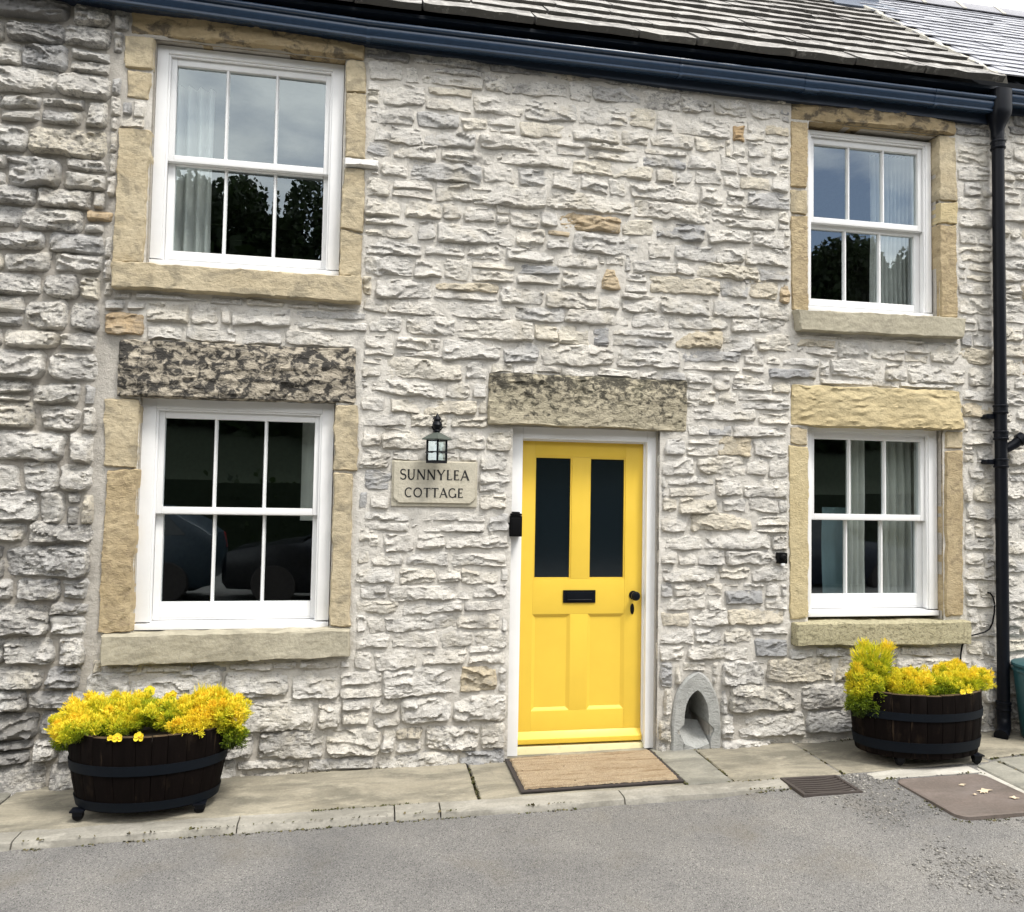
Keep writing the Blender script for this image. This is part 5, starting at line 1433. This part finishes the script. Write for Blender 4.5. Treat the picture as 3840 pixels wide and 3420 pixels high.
# ------------------------------------------------------------------ across the road (seen in the window panes)
def across():
    xs = np.linspace(-90, 90, 60); ys = np.array([-14, -18, -24, -32, -42, -55, -80, -110])
    X, Y = np.meshgrid(xs, ys)
    Z = np.where(Y > -15, -.3, (-(Y+14))*.32 + 1.5*fbm(X*.06, Y*.08, 2, 3))
    Z = np.minimum(Z, 13+2*fbm(X*.05, Y*.05, 6, 3))
    V = np.stack([X, Y, Z], -1).reshape(-1, 3); n, m = len(xs), len(ys); idx = np.arange(n*m).reshape(m, n)
    F = np.stack([idx[:-1, :-1], idx[1:, :-1], idx[1:, 1:], idx[:-1, 1:]], -1).reshape(-1, 4)
    tag(mesh_np('hillside', V, F, M['ground']), kind='structure')
    r = np.random.RandomState(9); VV = []; TT = []
    def cloud(c, rad, n, s):
        u = r.normal(size=(n, 3)); u /= np.linalg.norm(u, axis=1)[:, None]
        P = np.array(c)+u*np.array(rad)*(r.uniform(.3, 1, n)**.5*(.85+.35*vn(u[:, 0]*2+c[0], u[:, 2]*2+u[:, 1], 3)))[:, None]
        a = r.normal(size=(n, 3)); a /= np.linalg.norm(a, axis=1)[:, None]; b = np.cross(a, r.normal(size=(n, 3))); b /= np.linalg.norm(b, axis=1)[:, None]
        q = s*r.uniform(.6, 1.4, n)[:, None]
        VV.append(np.stack([P-a*q-b*q, P+a*q-b*q*.6, P+a*q*.7+b*q, P-a*q+b*q*.8], 1).reshape(-1, 3)); TT.append(np.repeat(r.rand(n), 4))
    x = -48
    while x < 60:
        az = x/35
        top = 15.1 if x < 0 else 15.1-.9*min(1, x/24)
        h = top*r.uniform(.93, 1.03); w = r.uniform(2.2, 3.8)
        cloud((x, -30+r.uniform(-2, 2), h-w*.9), (w, w, w*.95), 7500 if -16 < x < 36 else 1500, .085 if -16 < x < 36 else .25)
        cloud((x+1, -28.5, h*.36), (w*1.2, w, h*.42), 1800, .34)
        x += w*.66
    o = mesh_np('woodland', np.concatenate(VV), np.arange(len(VV)*0+sum(len(v) for v in VV)).reshape(-1, 4), M['leaf'], None, False, attrs={'tone': np.concatenate(TT)})
    tag(o, kind='stuff')
    # hedge along the far verge
    VV.clear(); TT.clear()
    for x in np.arange(-30, 40, .8):
        cloud((x, -12.6, .95), (.8, .55, 1.15), 240, .05)
    hd = empty('hedge', (0, -12.6, -.1), 'dark clipped hedge across the road', 'hedge')
    mb = MB(); mb.box(-30, 40, -.35, .35, 0, 1.9); mb.build('core', M['leaf'], hd, attrs={'tone': .1})
    V = np.concatenate(VV)-np.array([0, -12.6, -.1])
    mesh_np('foliage', V, np.arange(len(V)).reshape(-1, 4), M['leaf'], hd, False, attrs={'tone': np.concatenate(TT)})
across()
def car(x, y, paint, label, flip=1):
    """parked hatchback, nose along -x*flip"""
    t = empty('parked_car', (x, y, gz(0)-.045), label, 'car', 'cars parked across the road')
    sec = [(-2.05,.30,.62,.62,.55),(-1.95,.22,.78,.78,.74),(-1.30,.20,.92,.94,.80),(-.85,.20,.96,1.00,.82),(-.15,.20,.98,1.40,.80),(.55,.20,1.0,1.46,.80),(1.25,.20,1.0,1.42,.80),(1.75,.22,1.0,1.18,.78),(2.0,.28,.95,1.0,.74),(2.06,.34,.80,.82,.66)]
    def ring(sx, zb, zbelt, zt, hw):
        ti = hw*(.74 if zt > zbelt+.2 else .93)
        return [(sx*flip, -hw*.9, zb), (sx*flip, -hw, zb+.18), (sx*flip, -hw*1.02, (zb+zbelt)/2+.1), (sx*flip, -hw*.98, zbelt), (sx*flip, -ti, zt-.03), (sx*flip, -ti*.7, zt),
                (sx*flip, ti*.7, zt), (sx*flip, ti, zt-.03), (sx*flip, hw*.98, zbelt), (sx*flip, hw*1.02, (zb+zbelt)/2+.1), (sx*flip, hw, zb+.18), (sx*flip, hw*.9, zb)]
    mb = MB(); mb.loft([ring(*q) for q in sec]); b = mb.build('body', paint, t, bevel=.02, sharp=50)
    for sy in (-1, 1):
        mb = MB()
        for pts in ([(-.72, 1.0), (-.18, 1.34), (.42, 1.38), (.42, 1.0)], [(.50, 1.0), (.50, 1.38), (1.22, 1.35), (1.55, 1.04)]):
            hw = lambda z: .80*(.985-.24*max(0, (z-.98))/.42)
            mb.loft([[(px*flip, sy*(hw(pz)+o_), pz) for px, pz in pts] for o_ in (-.02, .008)])
        mb.build('window', M['dglass'], t)
    mb = MB(); mb.loft([[(-.86*flip+o_*flip*-1, -.66, 1.02), (-.86*flip-o_*flip, .66, 1.02), (-.24*flip-o_*flip, .54, 1.36), (-.24*flip-o_*flip, -.54, 1.36)] for o_ in (0, .03)]); mb.build('windscreen', M['dglass'], t)
    for sx in (-1.28, 1.30):
        for sy in (-1, 1):
            mb = MB(); mb.lathe([(.19, -.10), (.30, -.10), (.315, -.07), (.315, .07), (.30, .10), (.19, .10)], (sx*flip, sy*.74, .315), 24, 'y'); wh = mb.build('wheel', M['rubber'], t)
            mb = MB(); mb.lathe([(.02, -.09), (.19, -.085), (.195, .085), (.02, .09)], (sx*flip, sy*.745, .315), 18, 'y'); mb.build('rim', M['lead'], wh)
    for sy in (-1, 1):
        mb = MB(); mb.loft([[(2.03*flip, sy*.50, .74), (1.98*flip, sy*.72, .74), (1.92*flip, sy*.735, .98), (1.97*flip, sy*.56, .98)], [(2.08*flip, sy*.50, .74), (2.02*flip, sy*.77, .74), (1.97*flip, sy*.79, .98), (2.03*flip, sy*.56, .98)]]); mb.build('tail_light', M['redlens'], t)
        mb = MB(); mb.loft([[(-2.0*flip, sy*.40, .60), (-1.93*flip, sy*.68, .62), (-1.86*flip, sy*.66, .76), (-1.98*flip, sy*.42, .72)], [(-2.05*flip, sy*.40, .60), (-1.97*flip, sy*.73, .62), (-1.88*flip, sy*.72, .77), (-2.02*flip, sy*.42, .73)]]); mb.build('headlight', M['lead'], t)
M['redlens'] = mat_plain('red_lens', (.35,.01,.01), .25)
car(-4.45, -8.1, mat_plain('silver_blue_paint', (.018,.032,.045), .35), 'silver blue hatchback parked across the road, reflected in the lower left window')
car(-.15, -7.7, mat_plain('black_car_paint', (.006,.006,.008), .25), 'black hatchback parked across the road facing the silver blue one')
car(8.0, -8.2, mat_plain('dark_blue_car_paint', (.006,.010,.022), .25), 'dark blue hatchback parked across the road, reflected in the lower right window', -1)
